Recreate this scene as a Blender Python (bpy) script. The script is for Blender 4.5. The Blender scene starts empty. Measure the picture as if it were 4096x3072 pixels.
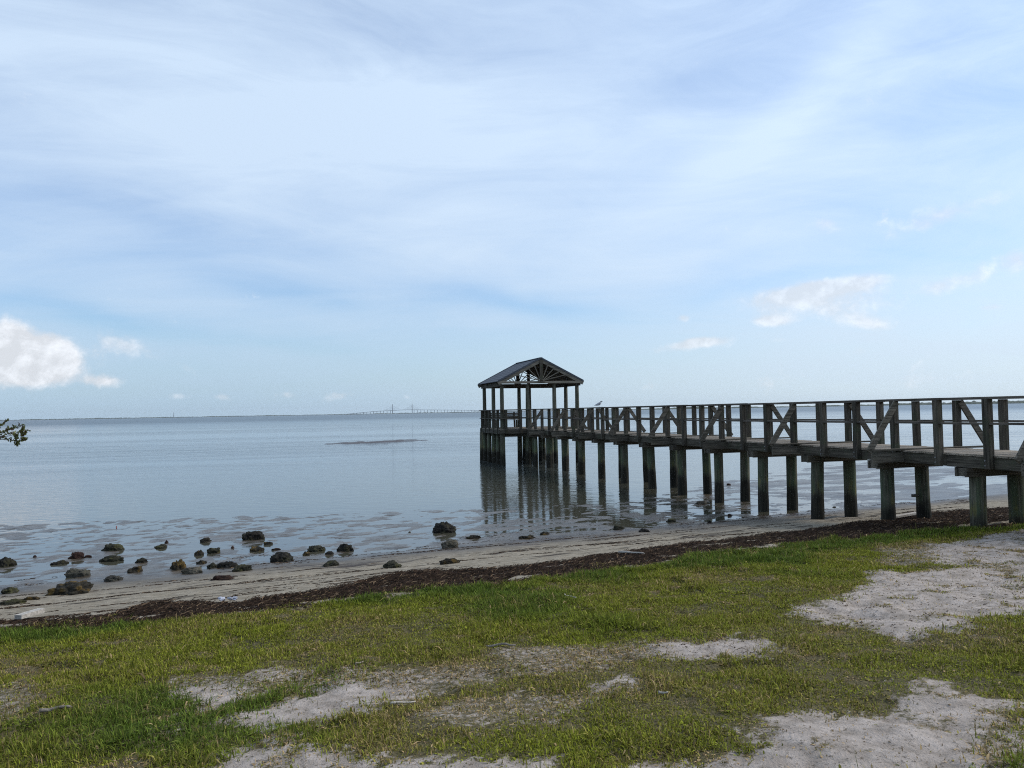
import bpy, math, random
import numpy as np
from mathutils import Vector, Matrix

DENOISE = False
random.seed(11)
rng = np.random.default_rng(11)
SC = bpy.context.scene
COL = SC.collection

# ------------------------------------------------------------------ camera
F, EYE = 3100.0, 2.87
PITCH, ROLL = math.atan(110 / 3100), 0.0175


def _rx(a):
    c, s = math.cos(a), math.sin(a)
    return np.array([[1, 0, 0], [0, c, -s], [0, s, c]])


def _rz(a):
    c, s = math.cos(a), math.sin(a)
    return np.array([[c, -s, 0], [s, c, 0], [0, 0, 1]])


RC = _rx(math.pi / 2 + PITCH) @ _rz(-ROLL)
CAMP = np.array([0, 0, EYE])


def ray(x, y):
    return RC @ np.array([(x - 2048) / F, (1536 - y) / F, -1.0])


def at_z(x, y, z):
    d = ray(x, y)
    return CAMP + d * ((z - EYE) / d[2])


def at_Y(x, y, Y):
    d = ray(x, y)
    return CAMP + d * (Y / d[1])


def azel(x, y):
    d = ray(x, y)
    d = d / np.linalg.norm(d)
    return math.atan2(d[0], d[1]), math.asin(d[2])


def proj(P):
    c = (np.asarray(P, float) - CAMP) @ RC
    w = np.maximum(-c[..., 2], 1e-3)
    return 2048 + F * c[..., 0] / w, 1536 - F * c[..., 1] / w, -c[..., 2]


cam = bpy.data.cameras.new("camera")
cam.sensor_width = 36
cam.lens = F / 4096 * 36
cam.clip_start, cam.clip_end = 0.05, 60000
co = bpy.data.objects.new("camera", cam)
COL.objects.link(co)
co.matrix_world = Matrix.Translation((0, 0, EYE)) @ Matrix(RC.tolist()).to_4x4()
SC.camera = co

SC.view_settings.view_transform = 'Standard'
SC.view_settings.look = 'None'
SC.view_settings.gamma = 1
SC.view_settings.exposure = 0.0
SC.view_settings.use_curve_mapping = False
SC.cycles.max_bounces = 8
SC.cycles.use_denoising = DENOISE
SC.cycles.filter_width = 1.1
SC.cycles.sample_clamp_indirect = 3.0

# ------------------------------------------------------------------ noise in numpy


def _hash(ix, iy, seed):
    n = (ix.astype(np.int64) * 374761393 + iy.astype(np.int64) * 668265263 + seed * 974711) & 0x7fffffff
    n = ((n ^ (n >> 13)) * 1274126177) & 0x7fffffff
    n = (n ^ (n >> 16)) & 0xffff
    return n / 65535.0


def vnoise(x, y, seed=0):
    x = np.asarray(x, float); y = np.asarray(y, float)
    ix = np.floor(x); iy = np.floor(y)
    fx = x - ix; fy = y - iy
    fx = fx * fx * fx * (fx * (fx * 6 - 15) + 10); fy = fy * fy * fy * (fy * (fy * 6 - 15) + 10)
    a = _hash(ix, iy, seed); b = _hash(ix + 1, iy, seed)
    c = _hash(ix, iy + 1, seed); d = _hash(ix + 1, iy + 1, seed)
    return (a * (1 - fx) + b * fx) * (1 - fy) + (c * (1 - fx) + d * fx) * fy


def fbm(x, y, seed=0, octs=4, gain=0.5):
    s = 0; a = 1; t = 0
    x = np.asarray(x, float); y = np.asarray(y, float)
    for o in range(octs):
        s = s + a * (vnoise(x, y, seed + o * 17) * 2 - 1); t += a
        x, y = x * 1.83 * 0.8 + y * 1.83 * 0.6 + 13.7, -x * 1.83 * 0.6 + y * 1.83 * 0.8 + 5.1
        a *= gain
    return s / t * 1.6


def smooth(e0, e1, x):
    t = np.clip((np.asarray(x, float) - e0) / (e1 - e0), 0, 1)
    return t * t * (3 - 2 * t)


# ------------------------------------------------------------------ helpers for objects


def tag(o, label=None, cat=None, group=None, kind=None):
    if label: o['label'] = label
    if cat: o['category'] = cat
    if group: o['group'] = group
    if kind: o['kind'] = kind
    return o


def empty(name, loc=(0, 0, 0), rz=0.0):
    o = bpy.data.objects.new(name, None)
    COL.objects.link(o)
    o.location = loc
    o.rotation_euler = (0, 0, rz)
    o.empty_display_size = 0.3
    return o


class MB:
    """collects shapes into ONE mesh; every added shape gets its own random tone"""

    def __init__(self):
        self.v = []; self.f = []; self.r = []

    def add(self, vs, fs, r=None):
        b = len(self.v)
        self.v += [tuple(p) for p in vs]
        r = random.random() if r is None else r
        for q in fs:
            self.f.append([b + i for i in q]); self.r.append(r)

    def box(self, c, s, rot=None, taper=0.0, r=None):
        vs = []
        for dz in (-.5, .5):
            for dx, dy in ((-.5, -.5), (.5, -.5), (.5, .5), (-.5, .5)):
                k = 1 - taper if dz > 0 else 1
                p = Vector((dx * s[0] * k, dy * s[1] * k, dz * s[2]))
                if rot is not None: p = rot @ p
                vs.append(p + Vector(c))
        self.add(vs, [(3, 2, 1, 0), (4, 5, 6, 7), (0, 1, 5, 4), (1, 2, 6, 5), (2, 3, 7, 6), (3, 0, 4, 7)], r)

    def cbox(self, c, s, ch=0.006, rot=None, r=None):
        """box with chamfered long edges (along its longest side)"""
        ax = max(range(3), key=lambda i: s[i])
        a, b = [i for i in range(3) if i != ax]
        if ax == 1: a, b = b, a
        ha, hb = s[a] / 2, s[b] / 2
        prof = [(-ha + ch, -hb), (ha - ch, -hb), (ha, -hb + ch), (ha, hb - ch), (ha - ch, hb), (-ha + ch, hb), (-ha, hb - ch), (-ha, -hb + ch)]
        vs = []
        for e in (-.5, .5):
            for u, w in prof:
                p = [0, 0, 0]; p[ax] = e * s[ax]; p[a] = u; p[b] = w
                p = Vector(p)
                if rot is not None: p = rot @ p
                vs.append(p + Vector(c))
        fs = [tuple(range(7, -1, -1)), tuple(range(8, 16))] + [(i, (i + 1) % 8, 8 + (i + 1) % 8, 8 + i) for i in range(8)]
        self.add(vs, fs, r)

    def beam(self, p0, p1, w, h, up=(0, 0, 1), r=None):
        p0, p1 = Vector(p0), Vector(p1)
        d = (p1 - p0).normalized()
        sx = d.cross(Vector(up))
        if sx.length < 1e-4: sx = d.cross(Vector((1, 0, 0)))
        sx.normalize(); u = sx.cross(d)
        vs = []
        for p in (p0, p1):
            for a, b in ((-1, -1), (1, -1), (1, 1), (-1, 1)):
                vs.append(p + sx * (a * w / 2) + u * (b * h / 2))
        self.add(vs, [(0, 1, 2, 3), (7, 6, 5, 4), (0, 4, 5, 1), (1, 5, 6, 2), (2, 6, 7, 3), (3, 7, 4, 0)], r)

    def tube(self, pts, rad, n=12, r=None, wob=0.0):
        pts = [Vector(p) for p in pts]
        vs = []; fs = []
        ph = random.random() * 6
        for i, p in enumerate(pts):
            d = (pts[min(i + 1, len(pts) - 1)] - pts[max(i - 1, 0)]).normalized()
            a = d.cross(Vector((0, 1, 0)))
            if a.length < 0.1: a = d.cross(Vector((1, 0, 0)))
            a.normalize(); b = d.cross(a)
            for k in range(n):
                t = 2 * math.pi * k / n
                rr = rad[i] * (1 + wob * math.sin(3 * t + ph + i * .7) + wob * random.uniform(-.5, .5))
                vs.append(p + a * (math.cos(t) * rr) + b * (math.sin(t) * rr))
        for i in range(len(pts) - 1):
            for k in range(n):
                fs.append((i * n + k, i * n + (k + 1) % n, (i + 1) * n + (k + 1) % n, (i + 1) * n + k))
        fs.append(tuple(range(n - 1, -1, -1)))
        fs.append(tuple((len(pts) - 1) * n + k for k in range(n)))
        self.add(vs, fs, r)

    def build(self, name, mat, parent=None, smooth_=False, loc=(0, 0, 0)):
        me = bpy.data.meshes.new(name)
        off = Vector(loc)
        me.from_pydata([tuple(Vector(p) - off) for p in self.v], [], self.f)
        at = me.attributes.new("rnd", 'FLOAT', 'FACE')
        at.data.foreach_set("value", self.r)
        me.materials.append(mat)
        if smooth_: me.polygons.foreach_set("use_smooth", [len(f) <= 4 for f in self.f])
        me.update()
        o = bpy.data.objects.new(name, me)
        COL.objects.link(o)
        o.location = loc
        if parent is not None: o.parent = parent
        return o


# ------------------------------------------------------------------ shader helpers


class NT:
    def __init__(self, tree):
        self.t = tree; self.n = tree.nodes; self.l = tree.links

    def node(self, typ, **kw):
        nd = self.n.new(typ)
        for k, v in kw.items(): setattr(nd, k, v)
        return nd

    def _in(self, sock, v):
        if v is None: return
        if isinstance(v, bpy.types.NodeSocket): self.l.new(v, sock)
        else: sock.default_value = v

    def m(self, op, a=None, b=None, c=None, clamp=False):
        nd = self.node('ShaderNodeMath', operation=op); nd.use_clamp = clamp
        for i, v in enumerate((a, b, c)): self._in(nd.inputs[i], v)
        return nd.outputs[0]

    def mix(self, fac, a, b, blend='MIX'):
        nd = self.node('ShaderNodeMix', data_type='RGBA', blend_type=blend)
        self._in(nd.inputs[0], fac)
        for s, v in ((nd.inputs[6], a), (nd.inputs[7], b)):
            if isinstance(v, (tuple, list)): v = (*v, 1) if len(v) == 3 else v
            self._in(s, v)
        return nd.outputs[2]

    def fmix(self, fac, a, b):
        nd = self.node('ShaderNodeMix', data_type='FLOAT')
        self._in(nd.inputs[0], fac); self._in(nd.inputs[2], a); self._in(nd.inputs[3], b)
        return nd.outputs[0]

    def step(self, e0, e1, x):
        nd = self.node('ShaderNodeMapRange', interpolation_type='SMOOTHSTEP')
        nd.clamp = True
        self._in(nd.inputs[0], x); self._in(nd.inputs[1], e0); self._in(nd.inputs[2], e1)
        return nd.outputs[0]

    def map(self, vec, loc=(0, 0, 0), rot=(0, 0, 0), scale=(1, 1, 1)):
        nd = self.node('ShaderNodeMapping')
        self._in(nd.inputs[0], vec)
        nd.inputs[1].default_value = loc; nd.inputs[2].default_value = rot; nd.inputs[3].default_value = scale
        return nd.outputs[0]

    def noise(self, vec, scale=5, detail=4, rough=0.55, dist=0.0):
        nd = self.node('ShaderNodeTexNoise')
        self._in(nd.inputs['Vector'], vec)
        nd.inputs['Scale'].default_value = scale; nd.inputs['Detail'].default_value = detail
        nd.inputs['Roughness'].default_value = rough; nd.inputs['Distortion'].default_value = dist
        return nd.outputs[0]

    def attr(self, name):
        return self.node('ShaderNodeAttribute', attribute_name=name).outputs['Fac']

    def bump(self, h, strength=0.5, dist=0.01, normal=None):
        nd = self.node('ShaderNodeBump')
        self._in(nd.inputs['Strength'], strength); self._in(nd.inputs['Distance'], dist)
        self._in(nd.inputs['Height'], h)
        if normal is not None: self._in(nd.inputs['Normal'], normal)
        return nd.outputs[0]


def material(name):
    m = bpy.data.materials.new(name); m.use_nodes = True
    m.node_tree.nodes.clear()
    t = NT(m.node_tree)
    out = t.node('ShaderNodeOutputMaterial')
    b = t.node('ShaderNodeBsdfPrincipled')
    t.l.new(b.outputs[0], out.inputs[0])
    return m, t, b, out


def simple(name, col, rough=0.8, var=0.25, scale=8.0, bump=0.3):
    m, t, b, _ = material(name)
    tc = t.node('ShaderNodeTexCoord').outputs['Object']
    n = t.noise(tc, scale, 5, 0.6)
    c0 = tuple(max(0, c * (1 - var)) for c in col); c1 = tuple(min(1, c * (1 + var)) for c in col)
    t.l.new(t.mix(t.step(.3, .7, n), c0, c1), b.inputs['Base Color'])
    b.inputs['Roughness'].default_value = rough
    if bump: t.l.new(t.bump(n, bump, 0.02), b.inputs['Normal'])
    return m


def wood(name, axis, base=(.085, .078, .068), green=0.35, wet=False):
    """weathered timber; grain runs along the given local axis"""
    m, t, b, _ = material(name)
    tc = t.node('ShaderNodeTexCoord').outputs['Object']
    rnd = t.attr('rnd')
    oi = t.node('ShaderNodeObjectInfo').outputs['Random']
    add = t.node('ShaderNodeVectorMath', operation='ADD')
    cb = t.node('ShaderNodeCombineXYZ')
    for i in range(3): t.l.new(t.m('MULTIPLY', t.m('ADD', rnd, oi), 17.0 + i * 7), cb.inputs[i])
    t.l.new(tc, add.inputs[0]); t.l.new(cb.outputs[0], add.inputs[1])
    v = add.outputs[0]
    sc = [38.0, 38.0, 38.0]; sc[axis] = 1.6
    grain = t.noise(t.map(v, scale=tuple(sc)), 1.0, 4, 0.6, 0.3)
    blot = t.noise(v, 3.2, 5, 0.6)
    dark = tuple(c * .38 for c in base); lite = tuple(c * 1.65 for c in base)
    c = t.mix(t.step(.28, .72, grain), dark, lite)
    tone = t.m('ADD', .62, t.m('MULTIPLY', t.m('ADD', rnd, oi), .38))
    c = t.mix(1.0, c, t.node('ShaderNodeCombineColor').outputs[0], 'MULTIPLY')
    cc = [n for n in t.n if n.type == 'COMBINE_COLOR'][-1]
    for i in range(3): t.l.new(tone, cc.inputs[i])
    if green:
        g = t.m('MULTIPLY', t.step(.47, .68, blot), green)
        c = t.mix(g, c, (.045, .062, .032))
    if wet:
        geo = t.node('ShaderNodeNewGeometry')
        sp = t.node('ShaderNodeSeparateXYZ'); t.l.new(geo.outputs['Position'], sp.inputs[0])
        z = t.m('ADD', sp.outputs[2], t.m('MULTIPLY', t.m('SUBTRACT', blot, .5), .5))
        # algae on the middle of the pile, lichen band, black tidal band
        alg = t.m('MULTIPLY', t.m('MULTIPLY', t.step(.55, .8, z), t.step(1.75, 1.1, z)), t.step(.4, .62, t.noise(t.map(v, scale=(9, 9, .8)), 1.0, 3, .6)))
        c = t.mix(t.m('MULTIPLY', alg, .75), c, (.075, .105, .060))
        lich = t.m('MULTIPLY', t.m('MULTIPLY', t.step(.6, .75, z), t.step(1.15, .8, z)), t.step(.5, .66, t.noise(t.map(v, scale=(14, 14, 2)), 1.0, 3, .6)))
        c = t.mix(t.m('MULTIPLY', lich, .7), c, (.16, .145, .045))
        tide = t.m('MULTIPLY', t.step(.86, .50, z), .93)
        c = t.mix(tide, c, t.mix(t.step(.4, .6, grain), (.012, .011, .009), (.030, .027, .019)))
    t.l.new(c, b.inputs['Base Color'])
    b.inputs['Roughness'].default_value = .85
    b.inputs['Specular IOR Level'].default_value = .18
    t.l.new(t.bump(t.m('ADD', grain, t.m('MULTIPLY', blot, .5)), .6, .006), b.inputs['Normal'])
    return m


M = {}
M['post'] = wood('post_timber', 2, (.066, .057, .044), .5)
M['pile'] = wood('pile_timber', 2, (.098, .092, .068), .5, True)
M['plank_s'] = wood('rim_timber', 1, (.070, .061, .047), .4)
M['plank_t'] = wood('deck_timber', 0, (.30, .25, .195), .10)
M['rail'] = wood('rail_timber', 1, (.105, .090, .074), .10)
M['rail_t'] = wood('cross_rail_timber', 0, (.100, .087, .068), .15)
M['truss'] = wood('truss_timber', 0, (.150, .132, .105), .2)

M['roof'] = simple('roof_shingle', (.050, .058, .072), .75, .3, 14, .4)
simple_bolt = simple('galvanised_bolt', (.30, .30, .30), .5, .1, 20, 0)
simple_bolt.node_tree.nodes['Principled BSDF'].inputs['Metallic'].default_value = .6

# ------------------------------------------------------------------ pier frame: local x = t (right), local y = s (out to sea)
PANG = math.radians(15.876)
PD = np.array([-math.sin(PANG), math.cos(PANG)])
PN = np.array([math.cos(PANG), math.sin(PANG)])


def pier_xy(t, s):
    p = PN * t + PD * s
    return float(p[0]), float(p[1])


# ------------------------------------------------------------------ shore frame: p along the shore, q seaward
SA = np.array([math.cos(math.radians(25)), math.sin(math.radians(25))])
SN = np.array([-SA[1], SA[0]])


def to_pq(X, Y):
    return X * SA[0] + Y * SA[1], X * SN[0] + Y * SN[1]


def base_z(p, q):
    p = np.asarray(p, float); q = np.asarray(q, float)
    qe = np.interp(p, [-30, -3.7, 8.7, 13.4, 19, 26.5, 40], [27, 25.2, 21.3, 20.2, 23.5, 26.5, 30])
    k = np.clip((q - 15.9) / (qe - 15.9), 0, None)
    flat = np.where(k < 1, .0035 - .008 * k, -.0045 - (q - qe) * .02 - np.clip(q - qe, 0, 1) * .03)
    flat = np.maximum(flat, -4.0)
    land = np.interp(q, [-4000, -60, -10, 0, 10, 11.4, 13.2, 15.9], [3.0, 2.2, 1.62, 1.27, .50, .37, .19, .0035])
    return np.where(q < 15.9, land, flat)


def ground_hit(x, y):
    """where the line of sight through a photo pixel meets the (smooth) beach"""
    d = ray(x, y)
    k = np.linspace(2.0, 60, 6000)
    P = CAMP[None, :] + d[None, :] * (k / d[1])[:, None]
    p, q = to_pq(P[:, 0], P[:, 1])
    g = np.maximum(base_z(p, q), 0.0)
    i = int(np.argmax(P[:, 2] <= g))
    return P[i, 0], P[i, 1]


def polyline_q(pts):
    a = []
    for x, y in pts:
        X, Y = ground_hit(x, y)
        a.append(to_pq(X, Y))
    a = np.array(sorted(a))
    return a


UP = polyline_q([(0, 2481), (370, 2463), (611, 2402), (926, 2407), (1296, 2352), (1574, 2296), (2037, 2268), (2407, 2213), (2778, 2166), (3333, 2102), (3703, 2055), (4090, 2033)])
LO = polyline_q([(0, 2545), (300, 2515), (640, 2485), (926, 2450), (1200, 2425), (1611, 2385), (1963, 2352), (2315, 2300), (2685, 2240), (2963, 2203), (3333, 2160), (3703, 2130), (4090, 2118)])


def q_up(p): return np.interp(p, UP[:, 0], UP[:, 1]) - .27 + .07 * fbm(p * 1.3, 0 * p, 5, 4)
def q_lo(p): return np.interp(p, LO[:, 0], LO[:, 1]) + .16 * fbm(p * 1.3, 0 * p + 9, 6, 3)


def wrack_gap(p, q):
    lo, up = q_lo(p), q_up(p)
    f = np.clip((q - lo) / np.maximum(up - lo, .2), 0, 1)
    return smooth(.30, .62, fbm(p * .9, q * 3.0, 55, 4, .6) + .45 * (.45 - f)) * smooth(.85, .55, f)


def terrain_z(p, q):
    p = np.asarray(p, float); q = np.asarray(q, float)
    z = base_z(p, q)
    near = smooth(60, 30, np.abs(p)) * smooth(-30, -10, q)
    # tidal flat: shallow puddles and low humps
    fl = smooth(14.2, 16.2, q) * smooth(60, 40, q)
    rp = smooth(15, 24, p)
    hum = (fbm(p * 2.1, q * 2.7, 21, 5, .72) * .028 + fbm(p * .4, q * .5, 25, 2) * .006) * (1 - .8 * rp)
    hum = hum + rp * (fbm(p * .55, q * 1.7, 31, 4, .5) * .030 + .004)
    z = z + fl * hum * near
    # dry beach: faint undulation
    dry = smooth(15.6, 13.5, q)
    z = z + dry * near * (fbm(p * .35, q * .35, 41, 3) * .016 + fbm(p * 2.2, q * 2.2, 43, 3) * .010)
    up, lo = q_up(p), q_lo(p)
    wr = smooth(up + .06, up - .10, q) * smooth(lo - .25, lo + .25, q)
    z = z + wr * near * (.022 + .022 * fbm(p * 1.6, q * 1.6, 51, 3) + .014 * fbm(p * 7, q * 7, 52, 3))
    # trampled sand of the upper lawn
    la = smooth(lo + .1, lo - .3, q)
    z = z + la * near * (fbm(p * 1.3, q * 1.3, 61, 4) * .022 + fbm(p * 4.2, q * 4.2, 63, 3, .6) * .016 - .03 * smooth(.35, .8, fbm(p * 2.6, q * 2.6, 65, 2)))
    for tt_ in (12.5, 13.42):                       # hollows scoured round the pile feet
        for k_ in range(-3, 13):
            c_ = PN * tt_ + PD * (11.79 + 2.325 * k_)
            pp, qq = to_pq(c_[0], c_[1])
            if qq > 26: continue
            r2 = ((p - pp) ** 2 + (q - qq) ** 2)
            z = z - np.where(r2 < 1.0, .045 * np.exp(-r2 / .075), 0)
    return z


def tz(X, Y):
    p, q = to_pq(X, Y)
    return float(terrain_z(np.array([p]), np.array([q]))[0])


# ------------------------------------------------------------------ bare sand patches in the lawn (outlines on the ground)
K = 4096 / 2212
SAND = [
    [(1870, 1238), (2050, 1228), (2120, 1205), (2260, 1180), (2260, 1312), (2140, 1330), (2070, 1358), (1950, 1367), (1850, 1350), (1740, 1322), (1690, 1305), (1800, 1292), (1850, 1268)],
    [(1420, 1387), (1500, 1380), (1560, 1366), (1640, 1380), (1692, 1395), (1660, 1415), (1560, 1415), (1480, 1421), (1420, 1402)],
    [(1280, 1478), (1340, 1456), (1418, 1449), (1402, 1475), (1370, 1500), (1300, 1508)],
    [(478, 1546), (560, 1512), (640, 1492), (760, 1474), (850, 1474), (905, 1480), (880, 1500), (800, 1522), (760, 1542), (650, 1556), (560, 1562)],
    [(350, 1530), (370, 1490), (440, 1480), (520, 1484), (480, 1505), (420, 1530)],
    [(555, 1452), (570, 1438), (625, 1432), (640, 1440), (600, 1452)],
    [(430, 1700), (470, 1622), (560, 1590), (690, 1584), (730, 1602), (780, 1618), (880, 1640), (1000, 1650), (1120, 1645), (1190, 1628), (1230, 1640), (1240, 1700)],
    [(1330, 1700), (1390, 1648), (1500, 1620), (1600, 1602), (1640, 1560), (1700, 1532), (1780, 1530), (1860, 1532), (1920, 1482), (2000, 1470), (2060, 1482), (2090, 1502), (2260, 1512), (2260, 1562), (2150, 1572), (2190, 1612), (2150, 1640), (2110, 1700)],
    [(250, 1625), (330, 1612), (370, 1620), (330, 1640), (260, 1640)],
    [(270, 1580), (330, 1560), (370, 1565), (340, 1590)],
    [(2030, 1172), (2260, 1140), (2260, 1195), (2100, 1212), (2020, 1200)],
    [(820, 1690), (840, 1648), (900, 1640), (950, 1665), (940, 1690)],
]
THIN = [  # thin, brownish turf
    [(1030, 1400), (1120, 1385), (1250, 1380), (1420, 1385), (1430, 1420), (1300, 1450), (1180, 1470), (1060, 1440)],
    [(-60, 1475), (60, 1470), (120, 1500), (90, 1560), (-60, 1570)],
    [(880, 1440), (980, 1420), (1060, 1440), (1150, 1470), (1000, 1480), (880, 1470)],
    [(900, 1560), (1050, 1590), (1250, 1550), (1290, 1500), (1200, 1480), (1000, 1500), (860, 1530)],
    [(1880, 1180), (2060, 1170), (2060, 1215), (1900, 1225)],
    [(330, 1470), (620, 1430), (900, 1430), (900, 1475), (600, 1490), (400, 1530), (330, 1520)],
]


def in_poly(px, py, poly):
    ins = np.zeros(px.shape, bool)
    n = len(poly)
    for i in range(n):
        x0, y0 = poly[i]; x1, y1 = poly[(i + 1) % n]
        if y0 == y1: continue
        c = (y0 > py) != (y1 > py)
        ins ^= c & (px < (x1 - x0) * (py - y0) / (y1 - y0) + x0)
    return ins


def turf(X, Y, jit=0.0, bald_spots=True):
    """1 = full turf, 0 = bare sand; evaluated for points on the ground"""
    p, q = to_pq(X, Y)
    dx = fbm(X * 1.7, Y * 1.7, 71, 5, .7) * .17 + fbm(X * 7, Y * 7, 79, 2) * .06; dy = fbm(X * 1.7 + 40, Y * 1.7, 72, 5, .7) * .17 + fbm(X * 7 + 9, Y * 7, 80, 2) * .06
    if jit:
        dx = dx + rng.normal(0, jit, X.shape); dy = dy + rng.normal(0, jit, X.shape)
    Xw, Yw = X + dx, Y + dy
    pw, qw = to_pq(Xw, Yw)
    P = np.stack([Xw, Yw, np.clip(base_z(pw, qw), 0, 9)], -1)
    px, py, dep = proj(P)
    px, py = px / K, py / K
    d = np.ones(X.shape)
    for pl in THIN: d = np.where(in_poly(px, py, pl), .45, d)
    tuft = np.where(fbm(X * 2.9, Y * 2.9, 74, 4, .6) > .34, .38, .03)
    for pl in SAND: d = np.where(in_poly(px, py, pl), tuft, d)
    outside = (dep < .5) | (px < -50) | (px > 2262) | (py > 1700)
    nz = fbm(X * .7, Y * .7, 75, 4)
    d = np.where(outside, np.where(nz > .1, .05, 1.0), d)
    bald = fbm(X * 3.1, Y * 3.1, 77, 3)
    if bald_spots: d = d * (1 - .45 * smooth(.55, .95, bald))
    up = q_lo(p)
    edge = smooth(up + .22, up - .12, q + .18 * fbm(p * 2.5, q * 2.5, 78, 3))
    return d * edge


SAND = [[(sum(x_ for x_, _ in pl) / len(pl) + (x - sum(x_ for x_, _ in pl) / len(pl)) * 1.06, sum(y_ for _, y_ in pl) / len(pl) + 4 + (y - sum(y_ for _, y_ in pl) / len(pl)) * 1.16) for x, y in pl] for pl in SAND]

# ------------------------------------------------------------------ the ground
def axis_coords(lo, hi, step, far_lo, far_hi):
    a = list(np.arange(lo, hi + 1e-6, step))
    s = step * 1.6; x = hi
    while x < far_hi:
        x += s; s *= 1.35; a.append(min(x, far_hi))
    s = step * 1.6; x = lo; b = []
    while x > far_lo:
        x -= s; s *= 1.35; b.append(max(x, far_lo))
    return np.array(b[::-1] + a)


def grid_mesh(name, us, vs, fn):
    U, V = np.meshgrid(us, vs, indexing='xy')
    co3 = fn(U.ravel(), V.ravel())
    nu, nv = len(us), len(vs)
    idx = np.arange(nu * nv).reshape(nv, nu)
    quads = np.stack([idx[:-1, :-1], idx[:-1, 1:], idx[1:, 1:], idx[1:, :-1]], -1).reshape(-1, 4)
    me = bpy.data.meshes.new(name)
    me.vertices.add(len(co3)); me.vertices.foreach_set("co", co3.astype(np.float32).ravel())
    me.loops.add(quads.size); me.loops.foreach_set("vertex_index", quads.astype(np.int32).ravel())
    me.polygons.add(len(quads))
    me.polygons.foreach_set("loop_start", np.arange(0, quads.size, 4, dtype=np.int32))
    me.polygons.foreach_set("use_smooth", np.ones(len(quads), bool))
    me.update(calc_edges=True)
    return me, U.ravel(), V.ravel()


def ground_fn(p, q):
    X = p * SA[0] + q * SN[0]; Y = p * SA[1] + q * SN[1]
    return np.stack([X, Y, terrain_z(p, q)], -1)


pc = axis_coords(-9, 43, .075, -5000, 5000)
qc = axis_coords(-1.5, 34, .05, -4000, 400)
gme, GP, GQ = grid_mesh('ground', pc, qc, ground_fn)
GX = GP * SA[0] + GQ * SN[0]; GY = GP * SA[1] + GQ * SN[1]
up_, lo_ = q_up(GP), q_lo(GP)
wr_ = smooth(up_ + .05, up_ - .05, GQ) * smooth(lo_ - .12, lo_ + .15, GQ) * (1 - wrack_gap(GP, GQ))
for nm, val in (('turf', sum(turf(GX, GY, .10, False) for _ in range(7)) / 7), ('wrack', wr_), ('shoreq', GQ), ('shorep', GP), ('lawn', smooth(lo_ + .2, lo_ - .2, GQ))):
    at = gme.attributes.new(nm, 'FLOAT', 'POINT')
    at.data.foreach_set("value", np.asarray(val, np.float32))


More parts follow.
